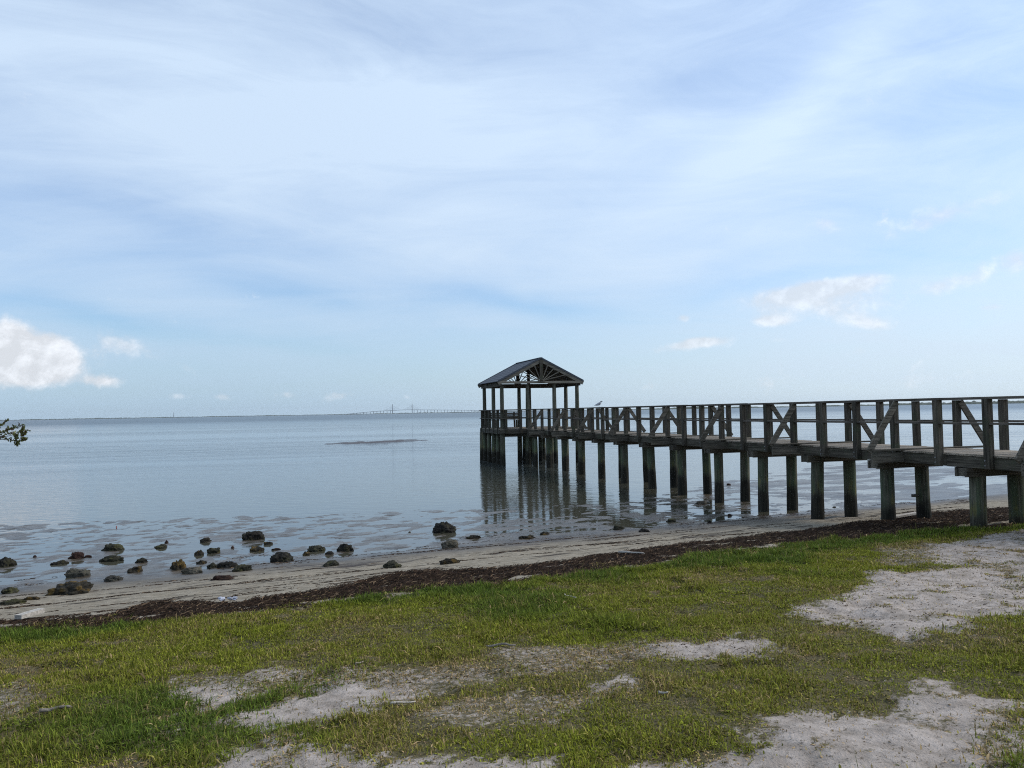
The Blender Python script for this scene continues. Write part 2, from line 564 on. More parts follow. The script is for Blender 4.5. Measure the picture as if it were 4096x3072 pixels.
def ground_material():
    m, t, b, _ = material('beach_ground')
    geo = t.node('ShaderNodeNewGeometry')
    pos = geo.outputs['Position']
    sp = t.node('ShaderNodeSeparateXYZ'); t.l.new(pos, sp.inputs[0])
    z = sp.outputs[2]
    cpq = t.node('ShaderNodeCombineXYZ')
    q = t.attr('shoreq'); p = t.attr('shorep')
    t.l.new(p, cpq.inputs[0]); t.l.new(q, cpq.inputs[1])
    fine = t.noise(pos, 55, 6, .65)
    med = t.noise(pos, 6, 6, .62)
    big = t.noise(pos, .8, 4, .55)
    # dry beach sand and lawn sand
    beach = t.mix(t.step(.3, .7, med), (.225, .190, .140), (.330, .286, .222))
    upper = t.mix(t.step(.3, .72, med), (.270, .226, .188), (.470, .402, .350))
    speck = t.step(.57, .64, t.noise(pos, 30, 4, .75))
    upper = t.mix(t.m('MULTIPLY', speck, .75), upper, (.10, .078, .058))
    c = t.mix(t.attr('lawn'), beach, upper)
    # soil below the turf
    soil = t.mix(t.step(.35, .65, t.noise(pos, 40, 5, .7)), (.040, .036, .013), (.140, .116, .050))
    tu = t.m('ADD', t.attr('turf'), t.m('MULTIPLY', t.m('SUBTRACT', t.noise(pos, 19, 7, .75), .5), 2.0))
    c = t.mix(t.m('MULTIPLY', t.m('MULTIPLY', t.step(.20, .60, tu), .92), t.attr('lawn')), c, soil)
    # damp and wet sand towards the water
    zz = t.m('ADD', z, t.m('MULTIPLY', t.m('SUBTRACT', big, .5), .07))
    damp = t.step(.17, .035, zz)
    wetc = t.mix(t.step(.3, .7, t.noise(cpq.outputs[0], 1.6, 5, .6)), (.044, .035, .025), (.092, .072, .050))
    c = t.mix(damp, c, wetc)
    # thin dark weed lines lying along the shore
    st = t.noise(t.map(cpq.outputs[0], rot=(0, 0, .05), scale=(.8, 6.0, 1)), 1.0, 6, .66, .5)
    pat = t.noise(t.map(cpq.outputs[0], scale=(.35, .8, 1)), 1.0, 3, .5)
    bandm = t.m('MULTIPLY', t.step(11.2, 12.6, q), t.step(17.2, 15.0, q))
    th = t.m('SUBTRACT', .61, t.m('MULTIPLY', t.step(.4, .7, pat), .14))
    lines = t.m('MULTIPLY', t.step(0, .07, t.m('SUBTRACT', st, th)), bandm)
    c = t.mix(t.m('MULTIPLY', lines, .85), c, (.038, .028, .026))
    # the wrack belt
    wr = t.m('ADD', t.attr('wrack'), t.m('MULTIPLY', t.m('SUBTRACT', med, .5), .5))
    wcol = t.mix(t.step(.35, .68, fine), (.015, .010, .008), (.048, .030, .021))
    wcol = t.mix(t.m('MULTIPLY', t.step(.62, .70, t.noise(pos, 9, 4, .65)), .6), wcol, (.20, .165, .14))
    wm = t.step(.42, .58, wr)
    c = t.mix(wm, c, wcol)
    t.l.new(c, b.inputs['Base Color'])
    dm = t.m('MULTIPLY', damp, t.m('SUBTRACT', 1, wm))
    wet2 = t.step(.075, .01, zz)
    rg = t.fmix(dm, .92, .55)
    t.l.new(t.fmix(t.m('MULTIPLY', wet2, dm), rg, .30), b.inputs['Roughness'])
    t.l.new(t.fmix(dm, .06, .5), b.inputs['Specular IOR Level'])
    h = t.m('ADD', t.m('MULTIPLY', fine, .35), t.m('ADD', med, t.m('MULTIPLY', lines, .8)))
    t.l.new(t.bump(h, t.fmix(damp, .85, .25), .05), b.inputs['Normal'])
    return m


gme.materials.append(ground_material())
ground = bpy.data.objects.new('ground', gme); COL.objects.link(ground)
tag(ground, kind='structure')

# ------------------------------------------------------------------ the water
WMAT, t, b, _ = material('bay_water')
geo = t.node('ShaderNodeNewGeometry'); pos = geo.outputs['Position']
sp = t.node('ShaderNodeSeparateXYZ'); t.l.new(pos, sp.inputs[0])
vl = t.node('ShaderNodeVectorMath', operation='LENGTH'); t.l.new(pos, vl.inputs[0])
dist = vl.outputs['Value']
qn = t.m('ADD', t.m('MULTIPLY', sp.outputs[0], float(SN[0])), t.m('MULTIPLY', sp.outputs[1], float(SN[1])))
pq = t.map(pos, rot=(0, 0, -math.radians(12)))
r1 = t.noise(t.map(pq, scale=(1.1, 3.2, 1)), 1.0, 4, .55, .3)
r2 = t.noise(t.map(pq, scale=(4.5, 11.0, 1)), 1.0, 3, .5, .2)
r3 = t.noise(t.map(pq, scale=(.10, .33, 1)), 1.0, 4, .6, .2)
streak = t.noise(t.map(pq, scale=(.006, .045, 1)), 1.0, 4, .6, .5)
streak2 = t.noise(t.map(pq, scale=(.0011, .012, 1)), 1.0, 4, .55, .4)
calm = t.step(.38, .62, streak)
far = t.step(24, 75, dist)
st2 = t.step(.36, .64, streak2)
amp = t.m('ADD', t.m('ADD', .05, t.m('MULTIPLY', t.step(20, 30, dist), .10)), t.m('MULTIPLY', far, t.m('ADD', .16, t.m('MULTIPLY', calm, .60))))
h = t.m('ADD', t.m('MULTIPLY', r1, .75), t.m('MULTIPLY', r2, .16))
h = t.m('ADD', h, t.m('MULTIPLY', t.m('MULTIPLY', r3, 4.0), far))
t.l.new(t.bump(h, amp, .16), b.inputs['Normal'])
near_c = t.step(60, 19, qn)
deep = t.mix(t.m('MULTIPLY', st2, .8), (.022, .042, .054), (.050, .080, .100))
c = t.mix(near_c, deep, (.060, .057, .040))
t.l.new(c, b.inputs['Base Color'])
b.inputs['IOR'].default_value = 1.33
t.l.new(t.fmix(t.step(40, 600, dist), .04, .30), b.inputs['Roughness'])


def water_fn(u, v):
    return np.stack([u, v, np.zeros_like(u)], -1)


wme, _, _ = grid_mesh('water', axis_coords(-60, 60, 6, -14000, 14000), axis_coords(0, 80, 6, -60, 15500), water_fn)
wme.materials.append(WMAT)
water = bpy.data.objects.new('water', wme); COL.objects.link(water)
tag(water, kind='structure')

# ------------------------------------------------------------------ the walkway
ZD, ZR = 1.926, 2.985
T0, T1 = 12.22, 13.72            # deck edges
S0, S1 = 2.0, 40.1
POSTS = [11.20 + 1.135 * i for i in range(-7, 26)]
POSTS = [s for s in POSTS if s < 39.9]
BRACED = [s for i, s in zip(range(-7, 26), POSTS) if (i - 2) % 3 == 0]
BENTS = [11.79 + 2.325 * i for i in range(-3, 13)]
PB = (12.97, 11.0)               # base point of the walkway empty, in (t, s)
pier = empty('boardwalk', (*pier_xy(*PB), 0.0), PANG)
tag(pier, 'long weathered timber boardwalk on round piles, running from the beach out over the water', 'boardwalk')


def L(t_, s_, z_): return (t_ - PB[0], s_ - PB[1], z_)


def ground_at_ts(t_, s_): return tz(*pier_xy(t_, s_))


# deck planks
mb = MB(); s = S0
while s < S1:
    w = .138
    mb.box(L((T0 + T1) / 2 + random.uniform(-.012, .012), s + w / 2, ZD - .019 + random.uniform(-.004, .004)), (T1 - T0 + .06, w - .009, .038),
           Matrix.Rotation(random.uniform(-.006, .006), 3, 'X'))
    s += w
mb.build('deck', M['plank_t'], pier)
# rims and stringers
for tt, nm in ((T0 + .012, 'rim_board'), (T1 - .012, 'rim_board'), (T0 + .5, 'stringer'), (T1 - .5, 'stringer')):
    mb = MB(); s = S0
    while s < S1 - .1:
        e = min(s + 3.405, S1)
        z0 = random.uniform(-.006, .006)
        mb.cbox(L(tt + random.uniform(-.003, .003), (s + e) / 2, ZD - .040 - .108 + z0), (.042, e - s - .006, .215), .004)
        s = e
    mb.build(nm, M['plank_s'], pier)
# pile caps
for s in BENTS:
    mb = MB()
    for k in (-1, 1):
        mb.cbox(L(12.99 + random.uniform(-.02, .02), s + k * .118, ZD - .258 - .085), (1.74, .045, .175), .004)
    mb.cbox(L(12.99, s, ZD - .258 - .090), (1.70, .16, .150), .004)
    mb.build('pile_cap', M['rail_t'], pier)
# piles
PILES = [(12.5, s) for s in BENTS] + [(13.42, s) for s in BENTS]
for tt, s in PILES:
    g = ground_at_ts(tt, s)
    z0, z1 = g - .5, ZD - .262
    zs = np.linspace(z0, z1, 9)
    lean = random.uniform(-.025, .025), random.uniform(-.02, .02)
    mb = MB()
    r0 = random.uniform(.137, .152)
    mb.tube([L(tt + lean[0] * (z1 - z) , s + lean[1] * (z1 - z), z) for z in zs], [r0 * (1 - .025 * i / 8) * (1.05 if z < .55 else 1) for i, z in enumerate(zs)], 18, wob=.02)
    mb.build('piling', M['pile'], pier, True)
# posts, outriggers, braces
for side, tt in ((-1, T0 - .066), (1, T1 + .066)):
    for s in POSTS:
        mb = MB()
        mb.cbox(L(tt, s, (ZD - .25 + ZR - .04) / 2), (.132, .132, ZR - .04 - ZD + .25), .010, Matrix.Rotation(random.uniform(-.03, .03), 3, 'Z') @ Matrix.Rotation(random.uniform(-.008, .008), 3, 'Y'))
        po = mb.build('railing_post', M['post'], pier)
        if side < 0 and s < 22:
            for dz in (-.10, -.19):
                mb = MB(); mb.tube([L(tt - .064, s + .02, ZD + dz), L(tt - .080, s + .02, ZD + dz)], [.013, .011], 8)
                mb.build('bolt', simple_bolt, po)
        if any(abs(s - q) < 1e-3 for q in BRACED):
            e = tt + side * .80
            mb = MB()
            mb.beam(L(tt + side * .02, s - .088, ZR - .07), L(e + side * -.06, s - .088, ZD - .02), .038, .135)
            mb.build('brace', M['rail_t'], pier)
for s in BRACED:
    mb = MB()
    mb.cbox(L(12.97, s - .14, ZD - .146), (3.06 + random.uniform(-.05, .05), .045, .205), .004)
    mb.cbox(L(12.97, s - .035 - .09, ZD + .014), (3.0, .135, .036), .004)
    mb.build('outrigger', M['rail_t'], pier)
# rails
for side, tt in ((-1, T0 - .05), (1, T1 + .05)):
    for nm, zz, w_, h_ in (('handrail', ZR - .021, .150, .042), ('mid_rail', ZD + .575, .095, .042)):
        mb = MB(); s = S0
        while s < S1 - .1:
            e = min(s + 3.405, S1)
            d0, d1 = random.uniform(-.007, .007), random.uniform(-.007, .007)
            mb.beam(L(tt - (side * .02 if nm == 'mid_rail' else 0) * -1, s, zz + d0), L(tt + (side * .02 if nm == 'mid_rail' else 0), e - .006, zz + d1), w_, h_)
            s = e
        mb.build(nm, M['rail'], pier)
# small wood cleat left on one pile
mb = MB(); mb.cbox(L(13.42 - .19, BENTS[4], .86), (.16, .07, .06), .006); mb.build('cleat', M['rail_t'], pier)

# ------------------------------------------------------------------ the pavilion at the end
GT = [10.87, 12.30, 13.85, 15.17]
GS0, GS1 = 40.25, 44.15
GC = (GT[0] + GT[3]) / 2
PB = (GC, (GS0 + GS1) / 2)
gz = empty('pavilion', (*pier_xy(*PB), 0.0), PANG)
tag(gz, 'open timber pavilion with a dark gabled roof at the seaward end of the boardwalk', 'pavilion')
ZB = 4.24                         # underside of the beams
gposts = [(a, GS0) for a in GT] + [(GT[0], 42.1), (GT[3], 42.1), (GT[0], GS1), (GT[3], GS1), (12.98, GS1), (13.62, GS1)]
for tt, s in gposts:
    zs = [-1.0, 0, .7, 1.4, 1.75, 2.2, 3.0, 3.8, ZB + .1]
    rr = [.145, .145, .138, .130, .124, .116, .110, .105, .102]
    mb = MB(); lx, ly = random.uniform(-.006, .006), random.uniform(-.006, .006)
    mb.tube([L(tt + lx * (z - 2), s + ly * (z - 2), z) for z in zs], rr, 16, wob=.02)
    mb.build('piling', M['pile'], gz, True)
for tt, s, top in [(GT[0], 43.2, 1.7), (GT[0], 41.2, 1.7), (11.6, 44.2, 1.7), (12.45, 42.4, 1.7), (13.7, 42.4, 1.7), (14.4, 44.0, 1.7), (13.2, 43.9, 1.7), (GT[0] - .02, 44.9, 1.7)]:
    mb = MB()
    mb.tube([L(tt, s, z) for z in (-1, 0, .7, top)], [.14, .14, .132, .125], 14, wob=.02)
    mb.build('piling', M['pile'], gz, True)
# deck, rims, beams below
mb = MB(); s = GS0 - .15
while s < GS1 + .25:
    mb.box(L(GC, s + .069, ZD + .001 + random.uniform(-.003, .003)), (GT[3] - GT[0] + .40, .129, .038)); s += .138
mb.build('deck', M['plank_t'], gz)
a, b2, c0, c1 = GT[0] - .21, GT[3] + .21, GS0 - .19, GS1 + .30
for p0, p1, mt in (((a, c0), (b2, c0), 'rail_t'), ((a, c1), (b2, c1), 'rail_t'), ((a, c0), (a, c1), 'plank_s'), ((b2, c0), (b2, c1), 'plank_s')):
    mb = MB(); mb.beam(L(*p0, ZD - .13), L(*p1, ZD - .13), .045, .235); mb.build('rim_board', M[mt], gz)
for s in (GS0, 42.1, GS1):
    mb = MB(); mb.beam(L(a + .1, s + .14, ZD - .335), L(b2 - .1, s + .14, ZD - .335), .09, .17); mb.build('pile_cap', M['rail_t'], gz)
# roof beams
for p0, p1, mt, zz in (((GT[0] - .10, GS0 - .25), (GT[0] - .10, GS1 + .3), 'plank_s', 0), ((GT[3] + .10, GS0 - .25), (GT[3] + .10, GS1 + .3), 'plank_s', 0),
                       ((GT[0] - .05, GS1 - .09), (GT[3] + .05, GS1 - .09), 'rail_t', .0)):
    mb = MB(); mb.beam(L(*p0, ZB + .125 + zz), L(*p1, ZB + .125 + zz), .06, .25); mb.build('roof_beam', M[mt], gz)
# roof
ZE, ZA = 4.50, 5.75
RS0, RS1, HW = GS0 - .32, GS1 + .45, GT[3] - GC + .30
slope = math.atan2(ZA - ZE, HW)
roof = empty('roof', (0, 0, 0)); roof.parent = gz
for side in (-1, 1):
    mb = MB(); n = 9; ln = math.hypot(HW, ZA - ZE)
    for k in range(n):                      # lapped courses
        f0, f1 = k / n, (k + 1) / n + .012
        p0 = (GC + side * HW * (1 - f0), ZE + (ZA - ZE) * f0); p1 = (GC + side * HW * (1 - f1), ZE + (ZA - ZE) * f1)
        up = .009
        q = [L(p0[0], RS0, p0[1] + up), L(p0[0], RS1, p0[1] + up), L(p1[0], RS1, p1[1]), L(p1[0], RS0, p1[1])]
        lo4 = [(v[0], v[1], v[2] - .03) for v in q]
        mb.add(q + lo4, [(0, 1, 2, 3), (7, 6, 5, 4), (0, 4, 5, 1), (1, 5, 6, 2), (2, 6, 7, 3), (3, 7, 4, 0)])
    mb.build('roof_slope', M['roof'], roof)
mb = MB(); mb.beam(L(GC, RS0 - .01, ZA + .012), L(GC, RS1 + .01, ZA + .012), .16, .035); mb.build('ridge_cap', M['roof'], roof)
# gable trusses
for s, nm in ((RS0 + .04, 'gable_truss'), (RS1 - .04, 'gable_truss')):
    tr = empty(nm, (0, 0, 0)); tr.parent = gz
    zc = ZE - .07
    for side in (-1, 1):
        mb = MB(); mb.beam(L(GC + side * (HW - .03), s, ZE - .125), L(GC, s, ZA - .125), .05, .20, up=(0, 1, 0) if False else (0, 0, 1)); mb.build('rafter', M['truss'], tr)
        mb = MB(); mb.beam(L(GC + side * (HW - .02), s - .03, ZE + .0), L(GC, s - .03, ZA + .0), .03, .09); mb.build('fascia', M['roof'], tr)
    mb = MB(); mb.cbox(L(GC, s, zc), (2 * HW - .06, .06, .13), .005); mb.build('chord', M['truss'], tr)
    mb = MB(); mb.cbox(L(GC, s - .02, (zc + ZA) / 2 - .05), (.17, .10, ZA - zc - .14), .008); mb.build('king_post', M['post'], tr)
    mb = MB(); mb.cbox(L(GC, s - .025, zc + .055), (.36, .09, .15), .008); mb.build('hub', M['truss'], tr)
    for side in (-1, 1):
        for a_ in (13, 27, 45, 68):
            an = math.radians(a_)
            # meet the lower edge of the rafter
            x0, z0 = .12, zc + .10
            best = 3
            for r_ in np.linspace(.1, 3, 300):
                xx = x0 * math.cos(an) + r_ * math.cos(an); zz = z0 + r_ * math.sin(an)
                if zz > ZE - .22 + (ZA - ZE) * (1 - xx / HW): best = r_; break
            mb = MB(); mb.beam(L(GC + side * x0 * math.cos(an), s, z0), L(GC + side * (x0 * math.cos(an) + best * math.cos(an)), s, z0 + best * math.sin(an)), .042, .042, up=(0, 1, 0))
            mb.build('spoke', M['truss'], tr)
for tt in (12.93, 13.58):
    mb = MB(); mb.cbox(L(tt, GS1 - .02, (ZB + .25 + 5.25) / 2), (.16, .12, 5.2 - ZB - .1), .008); mb.build('strut', M['post'], gz)
# common rafters under the roof
for s in np.linspace(RS0 + .75, RS1 - .75, 4):
    for side in (-1, 1):
        mb = MB(); mb.beam(L(GC + side * (HW - .08), s, ZE - .10), L(GC, s, ZA - .10), .042, .14); mb.build('rafter', M['truss'], gz)
# railing round the pavilion
def rail_run(p0, p1, n, mt, closed=True):
    for nm, zz, w_, h_ in (('handrail', ZR - .021, .150, .042), ('mid_rail', ZD + .575, .09, .042)):
        mb = MB(); mb.beam(L(*p0, zz), L(*p1, zz), w_, h_); mb.build(nm, M[mt], gz)
    for i in range(n):
        f = (i + .5) / n
        mb = MB(); mb.cbox(L(p0[0] + (p1[0] - p0[0]) * f, p0[1] + (p1[1] - p0[1]) * f, (ZD - .24 + ZR - .04) / 2), (.132, .132, ZR - .04 - ZD + .24), .01)
        mb.build('railing_post', M['post'], gz)
ox = .20
rail_run((GT[0] - ox, GS0 - ox - .05), (GT[0] - ox, GS1 + ox + .12), 5, 'rail')
rail_run((GT[3] + ox, GS0 - ox - .05), (GT[3] + ox, GS1 + ox + .12), 4, 'rail')
rail_run((GT[0] - ox - .06, GS0 - ox), (GT[1] - .05, GS0 - ox), 2, 'rail_t')
rail_run((GT[2] + .05, GS0 - ox), (GT[3] + ox + .06, GS0 - ox), 2, 'rail_t')
rail_run((GT[0] - ox, GS1 + ox + .05), (GT[3] + ox, GS1 + ox + .05), 5, 'rail_t')

# bench under the roof, against the seaward rail
bp = (11.95, 43.75)
PB = bp
bench = empty('bench', (*pier_xy(*bp), ZD + .02), PANG)
tag(bench, 'slatted wooden bench with a backrest under the pavilion roof', 'bench')
mb = MB()
for k in range(4): mb.cbox((0, -.06 - .11 * k, .44), (1.75, .09, .035), .004)
mb.build('seat', M['plank_t'], bench)
mb = MB()
for k in range(4): mb.beam((-.87, .05 + .02 * k, .52 + .1 * k), (.87, .05 + .02 * k, .52 + .1 * k), .035, .085)
mb.build('backrest', M['rail_t'], bench)
for xx in (-.62, 0, .62):
    mb = MB(); mb.cbox((xx, -.38, .21), (.09, .09, .42), .005); mb.build('leg', M['post'], bench)
    mb = MB(); mb.beam((xx, .03, .0), (xx, .13, .90), .09, .06, up=(0, 1, 0)); mb.build('leg', M['post'], bench)

# stub of an old pile beside the pavilion
sx, sy = at_z(2145, 1868, 0)[:2]
ob = empty('broken_pile', (sx, sy, 0)); tag(ob, 'short cut-off timber pile standing in the water below the pavilion deck', 'old pile')
mb = MB(); mb.tube([(0, 0, z) for z in (-1, 0, .6, 1.42)], [.11, .11, .1, .09], 12, wob=.03); mb.build('stump', M['pile'], ob, True)

#@@THINGS
# ------------------------------------------------------------------ turf: many small blades, one ground cover
def mesh_from_arrays(name, verts, quads, tris, fattr):
    me = bpy.data.meshes.new(name)
    nv = len(verts); nq = 0 if quads is None else len(quads); nt = 0 if tris is None else len(tris)
    me.vertices.add(nv); me.vertices.foreach_set("co", verts.astype(np.float32).ravel())
    parts = []; starts = []
    if nq: parts.append(quads.ravel()); starts.append(np.arange(nq) * 4)
    if nt: parts.append(tris.ravel()); starts.append(nq * 4 + np.arange(nt) * 3)
    li = np.concatenate(parts).astype(np.int32)
    me.loops.add(len(li)); me.loops.foreach_set("vertex_index", li)
    me.polygons.add(nq + nt); me.polygons.foreach_set("loop_start", np.concatenate(starts).astype(np.int32))
    for k, v in fattr.items():
        a_ = me.attributes.new(k, 'FLOAT', 'POINT'); a_.data.foreach_set("value", v.astype(np.float32))
    me.update(calc_edges=True)
    return me


def scatter_area(n):
    """random points over the strip of shore the photo looks at, thinning with distance"""
    Y = 1.6 + (rng.random(n) ** 1.15) * 18
    X = (rng.random(n) * 2 - 1) * 17.5
    hw = .68 * Y + 1.0
    keep = (np.abs(X) < hw) | ((np.abs(X) < hw + 4.5) & (rng.random(n) < .55))
    keep &= rng.random(n) < np.where(Y < 2.7, .5, 1)
    return X[keep], Y[keep]


def make_grass(n):
    X, Y = scatter_area(n)
    d = turf(X, Y, .10)
    p, q = to_pq(X, Y)
    clump = fbm(X * 2.2, Y * 2.2, 101, 4, .6)
    dens = d * np.clip(1.0 + .45 * clump, .58, 1)
    # stray tufts on the wrack belt
    stray = (q > q_lo(p)) & (q < q_up(p) - .3) & (fbm(X * 1.5, Y * 1.5, 103, 3) > .55) & (q < q_lo(p) + .7)
    dens = np.where(stray, .22, dens)
    k = rng.random(len(X)) < dens
    X, Y, d, clump, p, q = X[k], Y[k], d[k], clump[k], p[k], q[k]
    Z = terrain_z(p, q) - .004
    n = len(X)
    edge = smooth(1.1, .2, q_lo(p) - q) + .9 * smooth(2.1, .6, q_lo(p) - q) * smooth(1.5, 4, p) * smooth(15, 11, p)                  # lush fringe next to the wrack
    lushn = smooth(.05, .75, fbm(X * .55, Y * .55, 105, 3) * .7 + .5 * edge + .35 * smooth(4.6, 3.6, Y) * smooth(-1.2, .2, X) * smooth(1.8, .6, X))
    h = (.026 + .050 * rng.random(n) ** 1.6) * (.75 + .75 * lushn) * (.8 + .5 * np.clip(clump, -.5, 1)) * (.55 + .5 * d)
    tall = rng.random(n) < .03
    h = np.where(tall, h * 2.0, h)
    w = (.0028 + .0040 * rng.random(n)) * (1 + .10 * np.maximum(Y - 6, 0))
    leaf = rng.random(n) < .30
    w = np.where(leaf, w * 2.2, np.where(tall, w * .6, w)); w = np.where(rng.random(n) < .05, w * 1.8, w)
    az_ = rng.random(n) * 2 * np.pi
    thatch = (d < .75) & (d > .2) & (rng.random(n) < .45)
    lean = np.where(thatch, 1.35 + .2 * rng.random(n), 0) + ~thatch * np.where(leaf, .9 + .9 * rng.random(n), .15 + .75 * rng.random(n))
    ax, ay = np.cos(az_), np.sin(az_)
    bx, by = -ay, ax
    base = np.stack([X, Y, Z], -1)
    def pt(f, side, wf):
        th = lean * (.45 + .75 * f)
        r = h * f * np.sin(th); zz = h * f * np.cos(th)
        return base + np.stack([ax * r + bx * side * w * wf, ay * r + by * side * w * wf, np.maximum(zz, .003 * f)], -1)
    V = np.stack([pt(0, -.5, 1), pt(0, .5, 1), pt(.55, .5, .9), pt(.55, -.5, .9), pt(1, 0, 0)], 1)
    b0 = np.arange(n) * 5
    quads = np.stack([b0, b0 + 1, b0 + 2, b0 + 3], -1)
    tris = np.stack([b0 + 3, b0 + 2, b0 + 4], -1)
    dry = np.clip(.40 * tall + .55 * thatch + .22 + .30 * (1 - lushn) + .55 * (1 - d) + .22 * fbm(X * 1.1, Y * 1.1, 107, 4) + rng.normal(0, .17, n), 0, 1)
    me = mesh_from_arrays('grass', V.reshape(-1, 3), quads, tris, {'dry': np.repeat(dry, 5), 'lush': np.repeat(lushn, 5), 'tone': np.repeat(rng.random(n), 5)})
    return me


gm, t, b, out = material('grass_blades')
dry = t.attr('dry'); lush = t.attr('lush'); tone = t.attr('tone')
c = t.mix(lush, (.235, .250, .026), (.118, .165, .023))
c = t.mix(t.step(.45, .80, dry), c, (.26, .215, .055))
c = t.mix(t.step(.80, .98, dry), c, (.40, .28, .14))
tn = t.node('ShaderNodeCombineColor')
tv = t.m('ADD', .35, t.m('MULTIPLY', t.m('POWER', tone, 1.5), 1.35))
for i in range(3): t.l.new(tv, tn.inputs[i])
c = t.mix(1.0, c, tn.outputs[0], 'MULTIPLY')
t.l.new(c, b.inputs['Base Color']); b.inputs['Roughness'].default_value = .7; b.inputs['Specular IOR Level'].default_value = .12
tr = t.node('ShaderNodeBsdfTranslucent'); t.l.new(c, tr.inputs[0])
ms = t.node('ShaderNodeMixShader'); ms.inputs[0].default_value = .30
t.l.new(b.outputs[0], ms.inputs[1]); t.l.new(tr.outputs[0], ms.inputs[2]); t.l.new(ms.outputs[0], out.inputs[0])
me = make_grass(6600000)
print('blades', len(me.vertices) // 5)
me.materials.append(gm)
go = bpy.data.objects.new('grass', me); COL.objects.link(go)
tag(go, 'short patchy grass and creeping weeds on the sandy bank', 'grass', kind='stuff')


# ------------------------------------------------------------------ the wrack: loose dead seagrass lying in the belt and in thin lines on the sand
def make_wrack(n):
    Y = 6 + rng.random(n) * 17
    X = (rng.random(n) * 2 - 1) * (.70 * Y + 1.5)
    p, q = to_pq(X, Y)
    up, lo = q_up(p), q_lo(p)
    inb = smooth(up + .04, up - .05, q) * smooth(lo - .22, lo + .12, q) * (1 - .93 * wrack_gap(p, q))
    strand = ((q > up) & (q < 16.8)) * smooth(.30, .62, fbm(p * .45 , q * 6.5, 121, 4, .6)) * .85 * smooth(-.35, .3, fbm(p * .3, q * .5, 122, 3))
    lawn_bits = (q < lo) * .07
    k = rng.random(n) < np.clip(inb + strand + lawn_bits, 0, 1)
    X, Y, p, q, inb, lo = X[k], Y[k], p[k], q[k], inb[k], lo[k]
    n = len(X)
    Z = terrain_z(p, q) + .001 + inb * .008 * rng.random(n)
    lawn = q < lo - .3
    ln = np.where(inb > .3, .03 + .07 * rng.random(n), .03 + .06 * rng.random(n)); ln = np.where(lawn, .010 + .035 * rng.random(n) ** 2, ln); w = np.where(lawn, .003 + .005 * rng.random(n), .004 + .006 * rng.random(n))
    a0 = math.radians(25) + rng.normal(0, 1.3, n)
    ax, ay = np.cos(a0), np.sin(a0)
    tz_ = rng.normal(0, .22, n) * (inb > .3)
    base = np.stack([X, Y, Z], -1)
    def pt(f, side):
        cur = .25 * np.sin(f * 3) * ln
        return base + np.stack([ax * ln * (f - .5) - ay * (side * w + cur), ay * ln * (f - .5) + ax * (side * w + cur), np.abs(tz_) * ln * f + .004 * (1 - abs(2 * f - 1)) + side * w * .6], -1)
    V = np.stack([pt(0, -.5), pt(0, .5), pt(.5, .5), pt(.5, -.5), pt(1, .5), pt(1, -.5)], 1)
    b0 = np.arange(n) * 6
    quads = np.concatenate([np.stack([b0, b0 + 1, b0 + 2, b0 + 3], -1), np.stack([b0 + 3, b0 + 2, b0 + 4, b0 + 5], -1)])
    return mesh_from_arrays('wrack', V.reshape(-1, 3), quads, None, {'tone': np.repeat(np.where(lawn, .2 + .8 * rng.random(n), rng.random(n)), 6)})


wm_, t, b, out = material('dead_seagrass')
tone = t.attr('tone')
c = t.mix(tone, (.010, .007, .005), (.056, .034, .022))
b.inputs['Specular IOR Level'].default_value = .04
c = t.mix(t.m('MULTIPLY', t.step(.90, .97, tone), .8), c, (.22, .15, .09))
t.l.new(c, b.inputs['Base Color']); b.inputs['Roughness'].default_value = .75
me = make_wrack(420000); me.materials.append(wm_)
wk = bpy.data.objects.new('seaweed_wrack', me); COL.objects.link(wk)
tag(wk, 'dark belt of dead seaweed washed up along the edge of the grass', 'seaweed', kind='stuff')

# ------------------------------------------------------------------ rocks
from mathutils import noise as mnoise
import bmesh


def rock_material(name, base, moss, k):
    m, t, b, _ = material(name)
    geo = t.node('ShaderNodeNewGeometry'); pos = geo.outputs['Position']
    n1 = t.noise(pos, 14, 6, .65); n2 = t.noise(pos, 5, 4, .6); n3 = t.noise(pos, 60, 4, .7)
    c = t.mix(t.step(.3, .7, n1), tuple(v * .25 for v in base), tuple(v * .95 for v in base))
    c = t.mix(t.m('MULTIPLY', t.step(.5, .62, n2), k), c, moss)
    c = t.mix(t.m('MULTIPLY', t.step(.58, .72, n3), .45), c, (.008, .008, .007))
    t.l.new(c, b.inputs['Base Color']); b.inputs['Roughness'].default_value = .75; b.inputs['Specular IOR Level'].default_value = .12
    t.l.new(t.bump(t.m('ADD', n1, t.m('MULTIPLY', n3, .6)), .9, .03), b.inputs['Normal'])
    return m


RM = {
    'dark': rock_material('dark_rock', (.034, .031, .026), (.050, .046, .020), .5),
    'green': rock_material('mossy_rock', (.050, .048, .032), (.075, .072, .028), .7),
    'gold': rock_material('weedy_rock', (.045, .039, .028), (.150, .095, .028), .7),
    'grey': rock_material('grey_rock', (.085, .080, .068), (.110, .100, .070), .6),
    'red': rock_material('reddish_rock', (.060, .032, .026), (.055, .036, .024), .5),
    'pale': rock_material('pale_rock', (.17, .15, .115), (.05, .045, .03), .6),
}


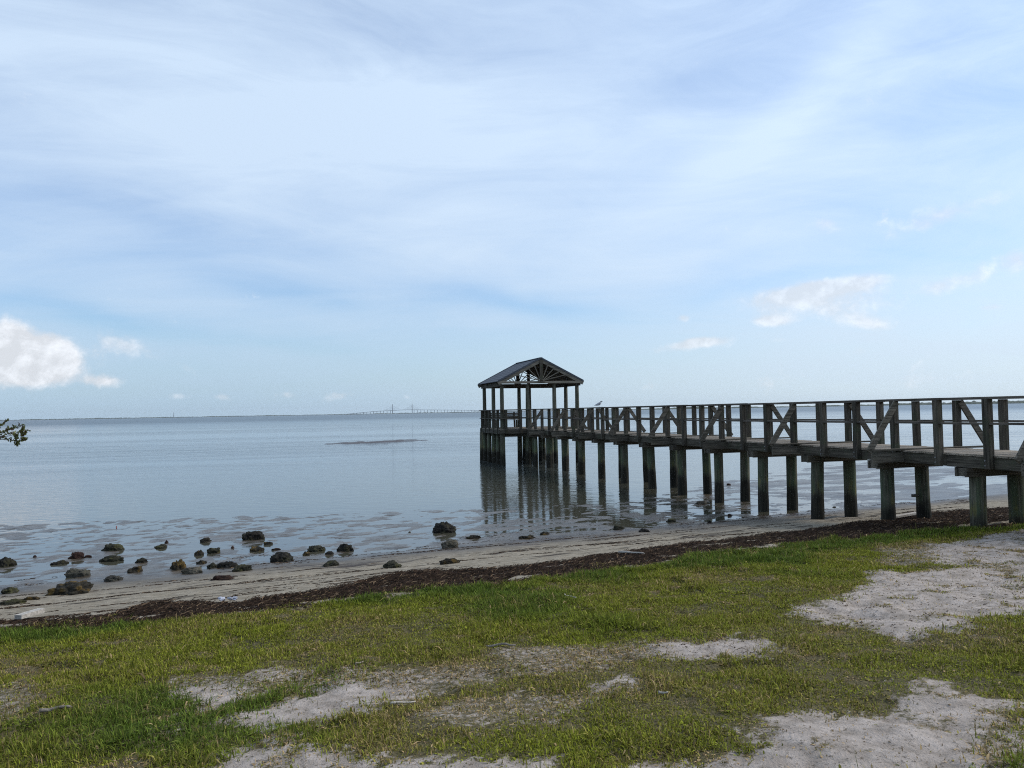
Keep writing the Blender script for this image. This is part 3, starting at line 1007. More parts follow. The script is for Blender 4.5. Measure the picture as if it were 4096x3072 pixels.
def rock(px, py, w, h, kind, label, shape='round', name='rock'):
    """px, py: middle of the foot; w, h: width and height, all in photo pixels"""
    X, Y = ground_hit(px, py)
    W_ = w * Y / F; H_ = h * Y / F * .92
    D_ = W_ * {'round': .8, 'slab': .6, 'log': .38, 'spiky': .7}[shape]
    seed = (px * 7.13 + py * 3.71) % 900
    bm = bmesh.new()
    bmesh.ops.create_icosphere(bm, subdivisions=5 if w > 40 else 4, radius=1)
    sq = {'round': .92, 'slab': .70, 'log': .8, 'spiky': .95}[shape]
    for v in bm.verts:
        d = v.co.normalized()
        q_ = Vector((math.copysign(abs(d.x) ** sq, d.x), math.copysign(abs(d.y) ** sq, d.y), math.copysign(abs(d.z) ** sq, d.z)))
        n_ = mnoise.noise(d * 1.5 + Vector((seed, 0, 0))) * .36 + mnoise.noise(d * 3.7 + Vector((seed, 9, 0))) * .20 + mnoise.noise(d * 9 + Vector((0, seed, 0))) * .11 + mnoise.noise(d * 22 + Vector((0, seed, 4))) * .05
        cell = mnoise.cell(d * 1.7 + Vector((seed, 3, 0))) * .05
        r_ = 1 + n_ + cell
        if shape == 'spiky': r_ += max(0, d.z) * .22 * abs(mnoise.noise(d * 5 + Vector((seed, 5, 5))))
        v.co = Vector((q_.x * r_ * W_ / 2, q_.y * r_ * D_ / 2, q_.z * r_ * H_ * (.78 if q_.z > 0 else .5)))
    zt = sorted(v.co.z for v in bm.verts)[-6]; xs = [v.co.x for v in bm.verts]
    kz = H_ / zt; kx = W_ / (max(xs) - min(xs))
    for v in bm.verts: v.co.x *= kx; v.co.z *= kz if v.co.z > 0 else 1
    me = bpy.data.meshes.new(name); bm.to_mesh(me); bm.free()
    me.polygons.foreach_set("use_smooth", [True] * len(me.polygons))
    me.materials.append(RM[kind])
    o = bpy.data.objects.new(name, me); COL.objects.link(o)
    z = max(tz(X, Y), -.02)
    o.location = (X, Y + D_ * .3, z - H_ * .06)
    o.rotation_euler = (0, 0, random.uniform(-.25, .25) + (.25 if shape in ('log', 'slab') else 0))
    tag(o, label, 'rock', 'rocks scattered on the tidal flat')
    return o


ROCKS = [
    (1775, 2131, 116, 46, 'dark', 'largest dark craggy rock, standing alone in the shallows left of the pavilion reflection', 'spiky'),
    (1799, 2192, 72, 34, 'pale', 'angular rock with a pale flat top just below the largest craggy rock', 'slab'),
    (1800, 2253, 87, 23, 'gold', 'low brown rock on the sand, lowest of the column under the largest craggy rock', 'log'),
    (1569, 2270, 80, 27, 'green', 'rough brown-green rock alone among the dark weed lines in the middle of the beach', 'round'),
    (1381, 2205, 70, 33, 'dark', 'dark pointed rock with a pale spike, at the right end of the rock field', 'spiky'),
    (1316, 2219, 36, 13, 'dark', 'small flat dark rock just left of the dark pointed rock with a spike', 'log'),
    (1321, 2263, 69, 22, 'green', 'low mossy rock half sunk in the dark weed band', 'round'),
    (1262, 2205, 76, 25, 'green', 'ragged mossy rock with a smaller rock leaning at its lower left', 'round'),
    (1225, 2221, 35, 17, 'gold', 'small rounded brown rock touching the lower left of a ragged mossy rock', 'round'),
    (1122, 2247, 98, 40, 'dark', 'big dark humped rock at the weed edge, left of the ragged mossy rock', 'round'),
    (1007, 2160, 85, 35, 'dark', 'big dark block in the shallows, farthest out of the left rock field', 'slab'),
    (1022, 2204, 63, 22, 'gold', 'flat-topped brown rock straight below the farthest big dark block', 'slab'),
    (1072, 2178, 35, 13, 'gold', 'small yellowish rock to the right of the farthest big dark block', 'slab'),
    (1103, 2201, 38, 10, 'red', 'thin reddish sliver of rock lying flat in the film of water', 'log'),
    (929, 2194, 14, 12, 'red', 'tiny reddish knob of rock alone in a bright puddle', 'round'),
    (852, 2213, 57, 25, 'green', 'wedge-shaped mossy rock with its high corner to the right', 'slab'),
    (793, 2221, 38, 22, 'gold', 'small round brown rock left of the wedge-shaped mossy rock', 'round'),
    (818, 2169, 54, 19, 'gold', 'low peaked brown rock far out, in the upper middle of the rock field', 'round'),
    (803, 2256, 44, 17, 'gold', 'low brown rock behind the yellow-grey slab', 'round'),
    (708, 2281, 73, 48, 'gold', 'tall dark rock with a tuft of golden weed on its right shoulder', 'spiky'),
    (765, 2292, 92, 28, 'pale', 'long yellow-grey slab lying against the tall rock with golden weed', 'log'),
    (845, 2272, 50, 24, 'green', 'mossy green lump at the right end of the yellow-grey slab', 'round'),
    (905, 2272, 80, 28, 'dark', 'dark weed-covered lump joining two mossy rocks in the low cluster', 'spiky'),
    (967, 2285, 88, 28, 'green', 'long low mossy rock with a golden right end, right side of the low cluster', 'log'),
    (885, 2320, 92, 19, 'red', 'long flat reddish-brown rock lying alone on the bare sand', 'log'),
    (665, 2174, 16, 15, 'red', 'tiny reddish knob behind the mossy peaked rock', 'round'),
    (639, 2193, 55, 18, 'green', 'small peaked mossy rock with a reddish knob behind it', 'round'),
    (563, 2253, 46, 18, 'dark', 'small dark rock with a tilted top, between the mossy ledge and the tall weedy rock', 'slab'),
    (535, 2289, 60, 25, 'gold', 'squarish rock with a rust-orange top', 'slab'),
    (440, 2204, 94, 29, 'green', 'broad mossy mound, farthest out of the three at the left of the flat', 'round'),
    (443, 2245, 100, 26, 'green', 'long ragged mossy ledge below the broad mossy mound', 'log'),
    (446, 2326, 72, 26, 'grey', 'dark square block on bare wet sand right of the large shaggy boulder', 'slab'),
    (300, 2307, 92, 38, 'grey', 'grey-green flat-topped boulder above the large shaggy boulder', 'slab'),
    (266, 2376, 160, 46, 'gold', 'largest shaggy boulder at the left, domed and covered in golden-brown weed', 'round'),
    (235, 2257, 72, 20, 'dark', 'low dark rock, left half of a sloping pair near the left edge', 'log'),
    (300, 2236, 58, 28, 'red', 'reddish-dark rock, raised right half of a sloping pair near the left edge', 'slab'),
    (350, 2231, 32, 9, 'red', 'thin flat reddish chip right of the sloping pair', 'log'),
    (137, 2231, 14, 10, 'red', 'tiny reddish knob in the film of water near the left edge', 'round'),
    (12, 2266, 74, 40, 'dark', 'dark boulder cut off by the left border of the view', 'round'),
    (28, 2374, 70, 25, 'green', 'low green dome of rock on the sand at the left border', 'round'),
    (40, 2421, 108, 21, 'green', 'long log-like mossy rock lying along the sand at the left border', 'log'),
    (122, 2402, 60, 15, 'gold', 'low rust-coloured rock between the log-like rock and the shaggy boulder', 'log'),
    (1894, 2155, 68, 13, 'dark', 'thin dark ridge of rock right of the pale-topped angular rock', 'log'),
    (2180, 2139, 42, 12, 'gold', 'small brown rock on the wet flat below the pavilion reflection', 'round'),
    (2106, 2155, 72, 10, 'gold', 'long flat brown rock left of the small brown rock below the pavilion reflection', 'log'),
    (2475, 2118, 42, 19, 'green', 'neat squarish mossy rock on the wet flat in front of the piles', 'slab'),
    (2580, 2128, 50, 15, 'dark', 'ragged dark rock on the weed line in front of the piles', 'spiky'),
    (2685, 2088, 42, 17, 'green', 'flat layered rock beyond the ragged dark rock, near the pile feet', 'slab'),
    (2806, 2018, 60, 14, 'grey', 'long flat rock at the water edge beside a pile foot', 'log'),
    (2839, 2091, 20, 9, 'dark', 'tiny dark rock alone on the wet sand in front of the piles', 'round'),
    (2916, 1943, 20, 9, 'red', 'tiny reddish rock in the water seen between two piles', 'round'),
    (2918, 2064, 24, 7, 'red', 'small flat reddish rock on the wet sand beside a pile foot', 'log'),
    (3338, 2029, 18, 6, 'dark', 'tiny flat dark rock on the sand under the boardwalk', 'log'),
    (1638, 2130, 12, 8, 'pale', 'tiny pale stone in the shallows left of the largest craggy rock', 'round'),
]
for r_ in ROCKS: rock(*r_)

# ------------------------------------------------------------------ driftwood and sticks
drift = simple('bleached_wood', (.40, .36, .31), .85, .3, 30, .4)
stickm = simple('grey_stick', (.22, .185, .15), .85, .35, 40, .4)


def stick(x0, y0, x1, y1, rad, mat, label, name='stick', cat='stick'):
    (X0, Y0), (X1, Y1) = ground_hit(x0, y0), ground_hit(x1, y1)
    mx, my = (X0 + X1) / 2, (Y0 + Y1) / 2
    mb = MB(); pts = []; n = 7
    for i in range(n):
        f = i / (n - 1)
        X, Y = X0 + (X1 - X0) * f, Y0 + (Y1 - Y0) * f
        pts.append((X - mx + random.uniform(-1, 1) * rad * .8, Y - my + random.uniform(-1, 1) * rad * .8, tz(X, Y) + rad * .9 + .012 - tz(mx, my)))
    mb.tube(pts, [rad * (1 - .5 * i / (n - 1)) for i in range(n)], 7, wob=.06)
    o = mb.build(name, mat, None, True); o.location = (mx, my, tz(mx, my))
    return tag(o, label, cat)


def plank(x0, y0, x1, y1, w, th, mat, label):
    (X0, Y0), (X1, Y1) = ground_hit(x0, y0), ground_hit(x1, y1)
    mx, my = (X0 + X1) / 2, (Y0 + Y1) / 2; zb = tz(mx, my)
    mb = MB(); mb.beam((X0 - mx, Y0 - my, max(tz(X0, Y0) - zb, 0) + .05), (X1 - mx, Y1 - my, max(tz(X1, Y1) - zb, 0) + .06), w, th)
    o = mb.build('driftwood_plank', mat); o.location = (mx, my, zb)
    return tag(o, label, 'driftwood')


plank(3531, 2088, 3690, 2068, .13, .04, drift, 'pale weathered plank lying on the edge of the dark weed below the boardwalk')
plank(72, 2490, 165, 2468, .10, .05, drift, 'pale board washed up on the dark weed at the left')
stick(2478, 2222, 2580, 2227, .022, drift, 'pale driftwood branch on the upper edge of the dark weed, left of the piles', 'driftwood_branch', 'driftwood')
stick(150, 2862, 290, 2846, .016, stickm, 'grey stick lying in the grass near the left edge')
stick(1950, 2578, 2060, 2590, .014, stickm, 'brown stick lying on the thin turf in the middle of the lawn')
stick(2255, 2388, 2300, 2402, .016, drift, 'short pale stick on the green grass below the pavilion')
stick(1560, 2810, 1660, 2796, .010, drift, 'thin pale twig at the right end of the sand patch')
stick(2630, 2778, 2672, 2782, .010, drift, 'tiny pale twig in the lush grass at the right centre')
stick(1420, 2668, 1455, 2652, .008, stickm, 'short twig standing out at the top of the sand patch')

# bleached litter on the wrack line
X, Y = ground_hit(912, 2412)
mb = MB()
for k in range(14):
    a_ = random.uniform(0, 6.3); r_ = abs(random.gauss(0, .05))
    c0 = Vector((random.uniform(-.11, .11), math.sin(a_) * r_ * .6, .02 + .025 * random.random()))
    mb.box(c0, (random.uniform(.03, .09), random.uniform(.02, .05), random.uniform(.008, .03)), Matrix.Rotation(random.uniform(0, 3), 3, 'Z') @ Matrix.Rotation(random.uniform(-.6, .6), 3, 'X'))
lt = mb.build('litter_clump', simple('bleached_litter', (.42, .42, .46), .8, .3, 30, .3)); lt.location = (X, Y, tz(X, Y) + .03)
tag(lt, 'whitish clump of bleached litter on the beach edge of the dark weed', 'litter')

# small reddish stake out on the flat
X, Y = at_z(466, 2112, 0)[:2]
mb = MB(); mb.tube([(0, 0, z) for z in (-.2, 0, .03, .055)], [.014, .014, .013, .011], 8); sk_ = mb.build('stake', simple('faded_red_paint', (.35, .10, .09), .6, .2, 20, 0)); sk_.location = (X, Y, 0)
tag(sk_, 'tiny reddish stake sticking out at the outer edge of the flat', 'stake')

# ------------------------------------------------------------------ the gull on the handrail
def gull_material():
    m, t, b, _ = material('gull_plumage')
    tc = t.node('ShaderNodeTexCoord').outputs['Object']
    sp = t.node('ShaderNodeSeparateXYZ'); t.l.new(tc, sp.inputs[0])
    x, y, z = sp.outputs
    back = t.step(.085, .115, t.m('ADD', z, t.m('MULTIPLY', x, -.35)))
    c = t.mix(back, (.80, .78, .77), (.34, .34, .36))
    neck = t.step(.045, .065, x)
    c = t.mix(neck, c, (.74, .72, .71))
    cap = t.m('MULTIPLY', t.step(.176, .186, z), t.step(.03, .05, x))
    c = t.mix(cap, c, (.02, .02, .022))
    t.l.new(c, b.inputs['Base Color']); b.inputs['Roughness'].default_value = .7
    return m


gx, gy = pier_xy(T0 - .05, 29.75)
gull = empty('gull', (gx, gy, ZR), math.radians(-8))
tag(gull, 'dark-capped gull standing on the boardwalk handrail near the pavilion', 'gull')
chain = [((-.150, 0, .070), .008, .016), ((-.095, 0, .082), .026, .022), ((-.045, 0, .098), .046, .043), ((.010, 0, .115), .054, .055), ((.050, 0, .142), .038, .042), ((.070, 0, .172), .026, .028), ((.082, 0, .196), .027, .027), ((.100, 0, .194), .020, .018), ((.113, 0, .190), .008, .007)]
bm = bmesh.new(); rings = []
for i, (c0, ry, rz) in enumerate(chain):
    a_ = Vector(chain[max(i - 1, 0)][0]); b_ = Vector(chain[min(i + 1, len(chain) - 1)][0])
    d = (b_ - a_).normalized(); up = Vector((0, 1, 0)).cross(d) * -1
    rings.append([bm.verts.new(Vector(c0) + Vector((0, 1, 0)) * (ry * math.cos(2 * math.pi * k / 16)) + up * (rz * math.sin(2 * math.pi * k / 16))) for k in range(16)])
for i in range(len(rings) - 1):
    for k in range(16): bm.faces.new((rings[i][k], rings[i][(k + 1) % 16], rings[i + 1][(k + 1) % 16], rings[i + 1][k]))
bm.faces.new(rings[0][::-1]); bm.faces.new(rings[-1])
bmesh.ops.recalc_face_normals(bm, faces=bm.faces)
me = bpy.data.meshes.new('body'); bm.to_mesh(me); bm.free(); me.polygons.foreach_set("use_smooth", [True] * len(me.polygons))
me.materials.append(gull_material()); o = bpy.data.objects.new('body', me); COL.objects.link(o); o.parent = gull
gull.scale = (1.15, 1.15, 1.2)
sd_ = o.modifiers.new('s', 'SUBSURF'); sd_.levels = 1; sd_.render_levels = 2
wingm = simple('gull_wing', (.34, .34, .36), .7, .25, 60, 0); beakm = simple('gull_bill', (.05, .035, .03), .5, .1, 50, 0)
for sg in (-1, 1):
    mb = MB(); n = 8; top = []; 
    prof = [(.045, .135, .012), (.03, .105, .03), (-.03, .082, .036), (-.09, .072, .024), (-.150, .066, .010), (-.185, .064, .003)]
    vs = []
    for (xx, zz, hh) in prof:
        yy = sg * (.050 if xx > -.06 else max(.006, .050 + (xx + .06) * .38))
        vs += [(xx, yy, zz + hh), (xx, yy + sg * .008, zz), (xx, yy, zz - hh * .7)]
    fs = []
    for i in range(len(prof) - 1):
        for k in range(2): fs.append((i * 3 + k, i * 3 + k + 1, i * 3 + k + 4, i * 3 + k + 3))
        fs.append((i * 3 + 2, i * 3, i * 3 + 3, i * 3 + 5))
    mb.add(vs, fs); mb.build('wing', wingm, gull, True)
    mb = MB(); mb.tube([(.0, sg * .018, .075), (.004, sg * .019, .03), (.002, sg * .02, .002)], [.006, .004, .004], 6)
    for yy in (-.014, 0, .014): mb.beam((.002, sg * .02, .003), (.032, sg * .02 + yy, .003), .004, .004)
    mb.build('leg', beakm, gull)
mb = MB(); mb.tube([(.106, 0, .191), (.128, 0, .187), (.142, 0, .181)], [.009, .006, .002], 8); mb.build('bill', beakm, gull, True)

# ------------------------------------------------------------------ shrub at the left whose twig tips reach into the view
leafm, t, b, out = material('shrub_leaf')
oi = t.attr('rnd')
c = t.mix(oi, (.060, .078, .018), (.180, .180, .050)); c = t.mix(t.step(.82, .9, oi), c, (.085, .045, .030))
t.l.new(c, b.inputs['Base Color']); b.inputs['Roughness'].default_value = .55
bark = simple('shrub_bark', (.075, .058, .045), .9, .35, 30, .5)
TX, TY = -8.05, 8.7
tzb = tz(TX, TY)
tree = empty('shore_shrub', (TX, TY, tzb)); tag(tree, 'leafy shore shrub at the left edge, only the tips of a few twigs in view', 'shrub')
tips = [at_Y(112, 1722, 8.7), at_Y(86, 1702, 8.66), at_Y(30, 1682, 8.75), at_Y(40, 1716, 8.6), at_Y(84, 1764, 8.65), at_Y(10, 1750, 8.8)]
wood_mb, leaf_mb = MB(), MB()
o3 = Vector((TX, TY, tzb))


def leafs_along(a, b_, n, size):
    a, b_ = Vector(a), Vector(b_); d = (b_ - a).normalized()
    for i in range(n):
        f = (i + random.random()) / n
        p = a.lerp(b_, f)
        u = (d + Vector((random.gauss(0, .6), random.gauss(0, .6), random.gauss(.15, .5)))).normalized()
        s_ = u.cross(Vector((random.gauss(0, 1), random.gauss(0, 1), random.gauss(0, 1)))).normalized()
        ln, wd = size * random.uniform(.7, 1.3), size * random.uniform(.22, .36)
        q0 = p; q1 = p + u * ln * .5 + s_ * wd; q2 = p + u * ln; q3 = p + u * ln * .5 - s_ * wd
        k_ = s_.cross(u) * ln * .12
        leaf_mb.add([q0, q1 + k_, q2, q3 + k_], [(0, 1, 2), (0, 2, 3)])


def twig(a, b_, r0, r1, nl, size):
    a, b_ = Vector(a), Vector(b_); m_ = a.lerp(b_, .5) + Vector((random.gauss(0, .03), random.gauss(0, .03), random.gauss(-.01, .03)))
    wood_mb.tube([a, m_, b_], [r0, (r0 + r1) / 2, r1], 6)
    leafs_along(a.lerp(b_, .3), b_, int(nl * 1.6), size)


crown_c = Vector((-.25, .1, 1.75))
trunkmb = MB()
for k in range(3):
    trunkmb.tube([(0 + .05 * k, .03 * k, -.1), (-.1 + .12 * k, .05 - .1 * k, .7), (-.35 + .35 * k, .2 - .15 * k, 1.5)], [.06, .045, .03], 9, wob=.04)
trunkmb.build('trunk', bark, tree, True)
for i in range(170):
    d = Vector((random.gauss(0, 1), random.gauss(0, 1), random.gauss(0, .8))).normalized() * random.uniform(.5, 1.0)
    e = crown_c + Vector((d.x * .95, d.y * .95, d.z * .75))
    s_ = crown_c + (e - crown_c) * .45 + Vector((0, 0, -.15))
    twig(s_, e, .007, .003, 16, .055)
hub1 = Vector(at_Y(-60, 1752, 8.68)) - o3; hub0 = crown_c + Vector((.55, 0, -.05))
wood_mb.tube([hub0, hub0.lerp(hub1, .5) + Vector((0, 0, .04)), hub1], [.012, .009, .006], 7)
for tp in tips:
    e = Vector(tp) - o3
    twig(hub1, e, .005, .0015, 9, .030)
    leafs_along(hub1.lerp(e, .5), e, 22, .042)
h2 = Vector(at_Y(78, 1760, 8.66)) - o3
for tp in ((104, 1728), (92, 1712), (68, 1752), (60, 1740), (98, 1758), (70, 1772)):
    e = Vector(at_Y(*tp, 8.66)) - o3
    twig(h2, e, .0025, .001, 18, .042)
wood_mb.build('branches', bark, tree, True)
leaf_mb.build('leaves', leafm, tree)

# ------------------------------------------------------------------ mud bar out in the bay
bar_pts = [(1312, 1779), (1380, 1770), (1450, 1763), (1560, 1757), (1640, 1755), (1700, 1757), (1640, 1763), (1560, 1768), (1470, 1775), (1390, 1777)]
bp_ = np.array([at_z(x_, y_, .0)[:2] for x_, y_ in bar_pts]); cx, cy = bp_.mean(0)
us = np.linspace(-1, 1, 70); vs_ = np.linspace(-1, 1, 40)
PA = np.array(at_z(1312, 1778, 0)[:2]); PB_ = np.array(at_z(1700, 1757, 0)[:2])
def bar_fn(u, v):
    ax_ = PA[None, :] + (PB_ - PA)[None, :] * ((u + 1) / 2)[:, None]
    nrm = np.array([-(PB_ - PA)[1], (PB_ - PA)[0]]); nrm = nrm / np.linalg.norm(nrm)
    wdt = 3.2 * np.sqrt(np.clip(1 - u * u, 0, 1)) + .1
    XY = ax_ + nrm[None, :] * (v * wdt)[:, None]
    z_ = .05 * (1 - np.maximum(u * u, v * v)) - .02 + .045 * fbm(XY[:, 0] * .55, XY[:, 1] * .55, 141, 4, .6)
    return np.stack([XY[:, 0], XY[:, 1], np.where((np.abs(u) > .98) | (np.abs(v) > .98), -.1, z_)], -1)
me, _, _ = grid_mesh('mud_bar', us, vs_, bar_fn)
me.materials.append(simple('wet_mud', (.055, .042, .040), .6, .3, 1.2, .4))
o = bpy.data.objects.new('mud_bar', me); COL.objects.link(o); tag(o, kind='structure')

# ------------------------------------------------------------------ far shores
farm = simple('far_wood', (.035, .050, .030), .95, .35, .02, 0)
def far_wood(name, pts, depth, seed, label, step=9.0):
    """pts: (photo x, crown height in m, distance m); a long rough wood standing on the far bank"""
    xs_ = [a_[0] for a_ in pts]
    n = int(abs(xs_[-1] - xs_[0]) / 4096 * 1400) * 2 + 10
    u = np.linspace(xs_[0], xs_[-1], n)
    H_ = np.interp(u, xs_, [a_[1] for a_ in pts]); Dd = np.interp(u, xs_, [a_[2] for a_ in pts])
    def fn(uu, vv):
        i = np.interp(uu, np.arange(n), u); hh = np.interp(uu, np.arange(n), H_); dd = np.interp(uu, np.arange(n), Dd) + vv * depth
        X_ = (i - 2048) / F * dd; Y_ = dd
        prof = np.sqrt(np.clip(1 - (2 * vv - 1) ** 2, 0, 1))
        z_ = hh * prof * (.62 + .38 * fbm(X_ / 28, Y_ / 28, seed, 4, .6) + .25 * fbm(X_ / 140, Y_ / 140, seed + 3, 3)) - .5
        return np.stack([X_, Y_, np.where((vv < .01) | (vv > .99), -1.0, z_)], -1)
    me, _, _ = grid_mesh(name, np.arange(n), np.linspace(0, 1, 9), fn)
    me.materials.append(farm); o = bpy.data.objects.new(name, me); COL.objects.link(o)
    return tag(o, label, 'trees', kind='stuff')
far_wood('far_trees', [(-500, 14, 9000), (200, 13, 9000), (900, 12, 9200), (1250, 9, 9500), (1500, 11, 9800), (1900, 12, 9800), (2350, 10, 9000), (2620, 7, 6500)], 300, 151, 'thin low wooded shore along the horizon behind the bridge')
far_wood('far_trees', [(2560, 5, 3600), (2700, 12, 3500), (2950, 11, 3500), (3050, 5, 3500), (3225, 7, 3500), (3500, 9, 3400), (3640, 12, 3300), (3720, 15, 3200), (3790, 11, 3100), (4000, 15, 2800), (4600, 16, 2600)], 160, 161, 'low wooded shore on the horizon at the right, behind the boardwalk railing')

# mast on the far left shore
conc = simple('bridge_concrete', (.20, .20, .20), .8, .1, .05, 0)
steel = simple('mast_steel', (.16, .16, .17), .6, .1, .2, 0)
P = at_Y(695, 1668, 9000); x_, y_ = P[0], P[1]
ms_ = empty('radio_mast', (x_, y_, 0)); tag(ms_, 'lone thin mast standing on the far shore at the left', 'mast')
mb = MB(); mb.tube([(0, 0, 0), (0, 0, 40), (0, 0, 70)], [3.2, 2.2, 1.2], 6); mb.build('pole', steel, ms_)
mb = MB(); mb.box((0, 0, 22), (11, 8, 3)); mb.build('platform', steel, ms_)

# ------------------------------------------------------------------ the bridge
DB = 10700.0
def bz(x_, y_): return max(0.0, at_Y(x_, y_, DB)[2] - 0)
deck_px = [(1262, 1662), (1385, 1656.5), (1500, 1643.5), (1570, 1637.5), (1610, 1635.5), (1649, 1635), (1700, 1636), (1800, 1638), (1900, 1640.5), (2000, 1642), (2120, 1642.5), (2300, 1641)]
br = empty('bridge', (*at_Y(1610, 1640, DB)[:2], 0)); tag(br, 'long pale cable-stayed bridge with two towers on the horizon', 'bridge')
bo = Vector(br.location)
HZ = lambda x_: 1682 - .0175 * x_
hh = {1262: 3, 1385: 6, 1500: 38, 1570: 46, 1610: 51, 1649: 51, 1700: 47, 1800: 38, 1900: 27, 2000: 17, 2120: 9, 2300: 6}
kx = sorted(hh)
def deck_pt(x_):
    z_ = float(np.interp(x_, kx, [hh[k_] for k_ in kx])); P_ = at_Y(x_, HZ(x_), DB)
    return Vector((P_[0], P_[1], z_)) - bo
mb = MB(); xs_ = list(np.linspace(1262, 2300, 120))
for a_, c_ in zip(xs_[:-1], xs_[1:]): mb.beam(deck_pt(a_), deck_pt(c_), 28, 5.0)
mb.build('road_deck', conc, br)
for x_ in (1570, 1649):
    tw = empty('tower', deck_pt(x_) * 1); tw.parent = br; tw.location.z = 0
    mb = MB(); mb.box((0, 0, 65), (9, 9, 134), taper=.35); mb.build('column', conc, tw)
    mb = MB(); dz = deck_pt(x_).z
    for k_ in range(1, 12):
        for sg in (-1, 1):
            a_ = deck_pt(x_ + sg * k_ * 3.3) - Vector((deck_pt(x_).x, deck_pt(x_).y, 0))
            mb.beam((0, 0, dz + 14 + k_ * 5.0), a_, .55, .55)
    mb.build('stay_cables', steel, tw)
for x_ in np.linspace(1400, 2250, 64):
    if abs(x_ - 1610) < 38: continue
    p_ = deck_pt(x_)
    mb = MB(); mb.box((p_.x, p_.y, p_.z / 2 - 2), (4.5, 14, p_.z + 4)); mb.build('pier', conc, br)

# ------------------------------------------------------------------ thin sea haze
hzm = bpy.data.materials.new('sea_haze'); hzm.use_nodes = True; hzm.node_tree.nodes.clear()
t = NT(hzm.node_tree); o_ = t.node('ShaderNodeOutputMaterial'); v_ = t.node('ShaderNodeVolumePrincipled')
v_.inputs['Color'].default_value = (.86, .91, .97, 1); v_.inputs['Density'].default_value = 2.5e-5; v_.inputs['Anisotropy'].default_value = .2
t.l.new(v_.outputs[0], o_.inputs['Volume'])
mb = MB(); mb.box((0, 4000, 71), (32000, 26000, 158)); hz_ = mb.build('haze', hzm); tag(hz_, 'thin pale sea haze over the bay', 'haze', kind='stuff')

#@@SKY
# ------------------------------------------------------------------ sun and sky
SUN_AZ, SUN_EL = math.radians(78), math.radians(38)     # azimuth measured from +Y towards +X
sd = Vector((math.sin(SUN_AZ) * math.cos(SUN_EL), math.cos(SUN_AZ) * math.cos(SUN_EL), math.sin(SUN_EL)))
sl = bpy.data.lights.new('sun', 'SUN'); sl.energy = 2.6; sl.angle = math.radians(14); sl.color = (1, .95, .87)
so = bpy.data.objects.new('sun', sl); COL.objects.link(so)
so.rotation_euler = (-sd).to_track_quat('-Z', 'Y').to_euler()
so.location = (30, 5, 40)

W = bpy.data.worlds.new("World"); SC.world = W; W.use_nodes = True
W.node_tree.nodes.clear()
t = NT(W.node_tree)
wo = t.node('ShaderNodeOutputWorld'); bg = t.node('ShaderNodeBackground'); t.l.new(bg.outputs[0], wo.inputs[0])
STR = .15
bg.inputs[1].default_value = STR
sky = t.node('ShaderNodeTexSky', sky_type='NISHITA'); sky.sun_disc = False
sky.sun_elevation = SUN_EL; sky.sun_rotation = SUN_AZ
sky.altitude = 0; sky.air_density = 1.0; sky.dust_density = 0.4; sky.ozone_density = 5.0
tc = t.node('ShaderNodeTexCoord').outputs['Generated']
sp = t.node('ShaderNodeSeparateXYZ'); t.l.new(tc, sp.inputs[0])
x, y, z = sp.outputs
az = t.m('ARCTAN2', x, y)
el = t.m('ARCSINE', z)
zc = t.m('MAXIMUM', z, 0.0)
inv = t.m('DIVIDE', 1.0, t.m('ADD', zc, .16))
cp = t.node('ShaderNodeCombineXYZ')
t.l.new(t.m('MULTIPLY', x, inv), cp.inputs[0]); t.l.new(t.m('MULTIPLY', y, inv), cp.inputs[1])
plane = cp.outputs[0]
ce = t.node('ShaderNodeCombineXYZ'); t.l.new(az, ce.inputs[0]); t.l.new(el, ce.inputs[1])
ang = ce.outputs[0]
warp = t.noise(ang, 5.0, 3, .5)
wz = t.m('SUBTRACT', warp, .5)


def blob(px, py, rx, ry, tilt=0.0, soft=1.0, wamt=.06):
    """soft elliptical region of sky round a direction; radii in photo pixels, tilt positive = rising to the right"""
    a0, e0 = azel(px, py)
    da = t.m('SUBTRACT', az, a0)
    de = t.m('ADD', t.m('SUBTRACT', el, e0), t.m('MULTIPLY', wz, wamt))
    c, s = math.cos(tilt), math.sin(tilt)
    u = t.m('ADD', t.m('MULTIPLY', da, c / (rx / F)), t.m('MULTIPLY', de, s / (rx / F)))
    v = t.m('ADD', t.m('MULTIPLY', da, -s / (ry / F)), t.m('MULTIPLY', de, c / (ry / F)))
    r2 = t.m('ADD', t.m('MULTIPLY', u, u), t.m('MULTIPLY', v, v))
    return t.m('EXPONENT', t.m('MULTIPLY', r2, -1.0 / soft))


def total(lst):
    a = lst[0]
    for b_ in lst[1:]: a = t.m('ADD', a, b_)
    return a


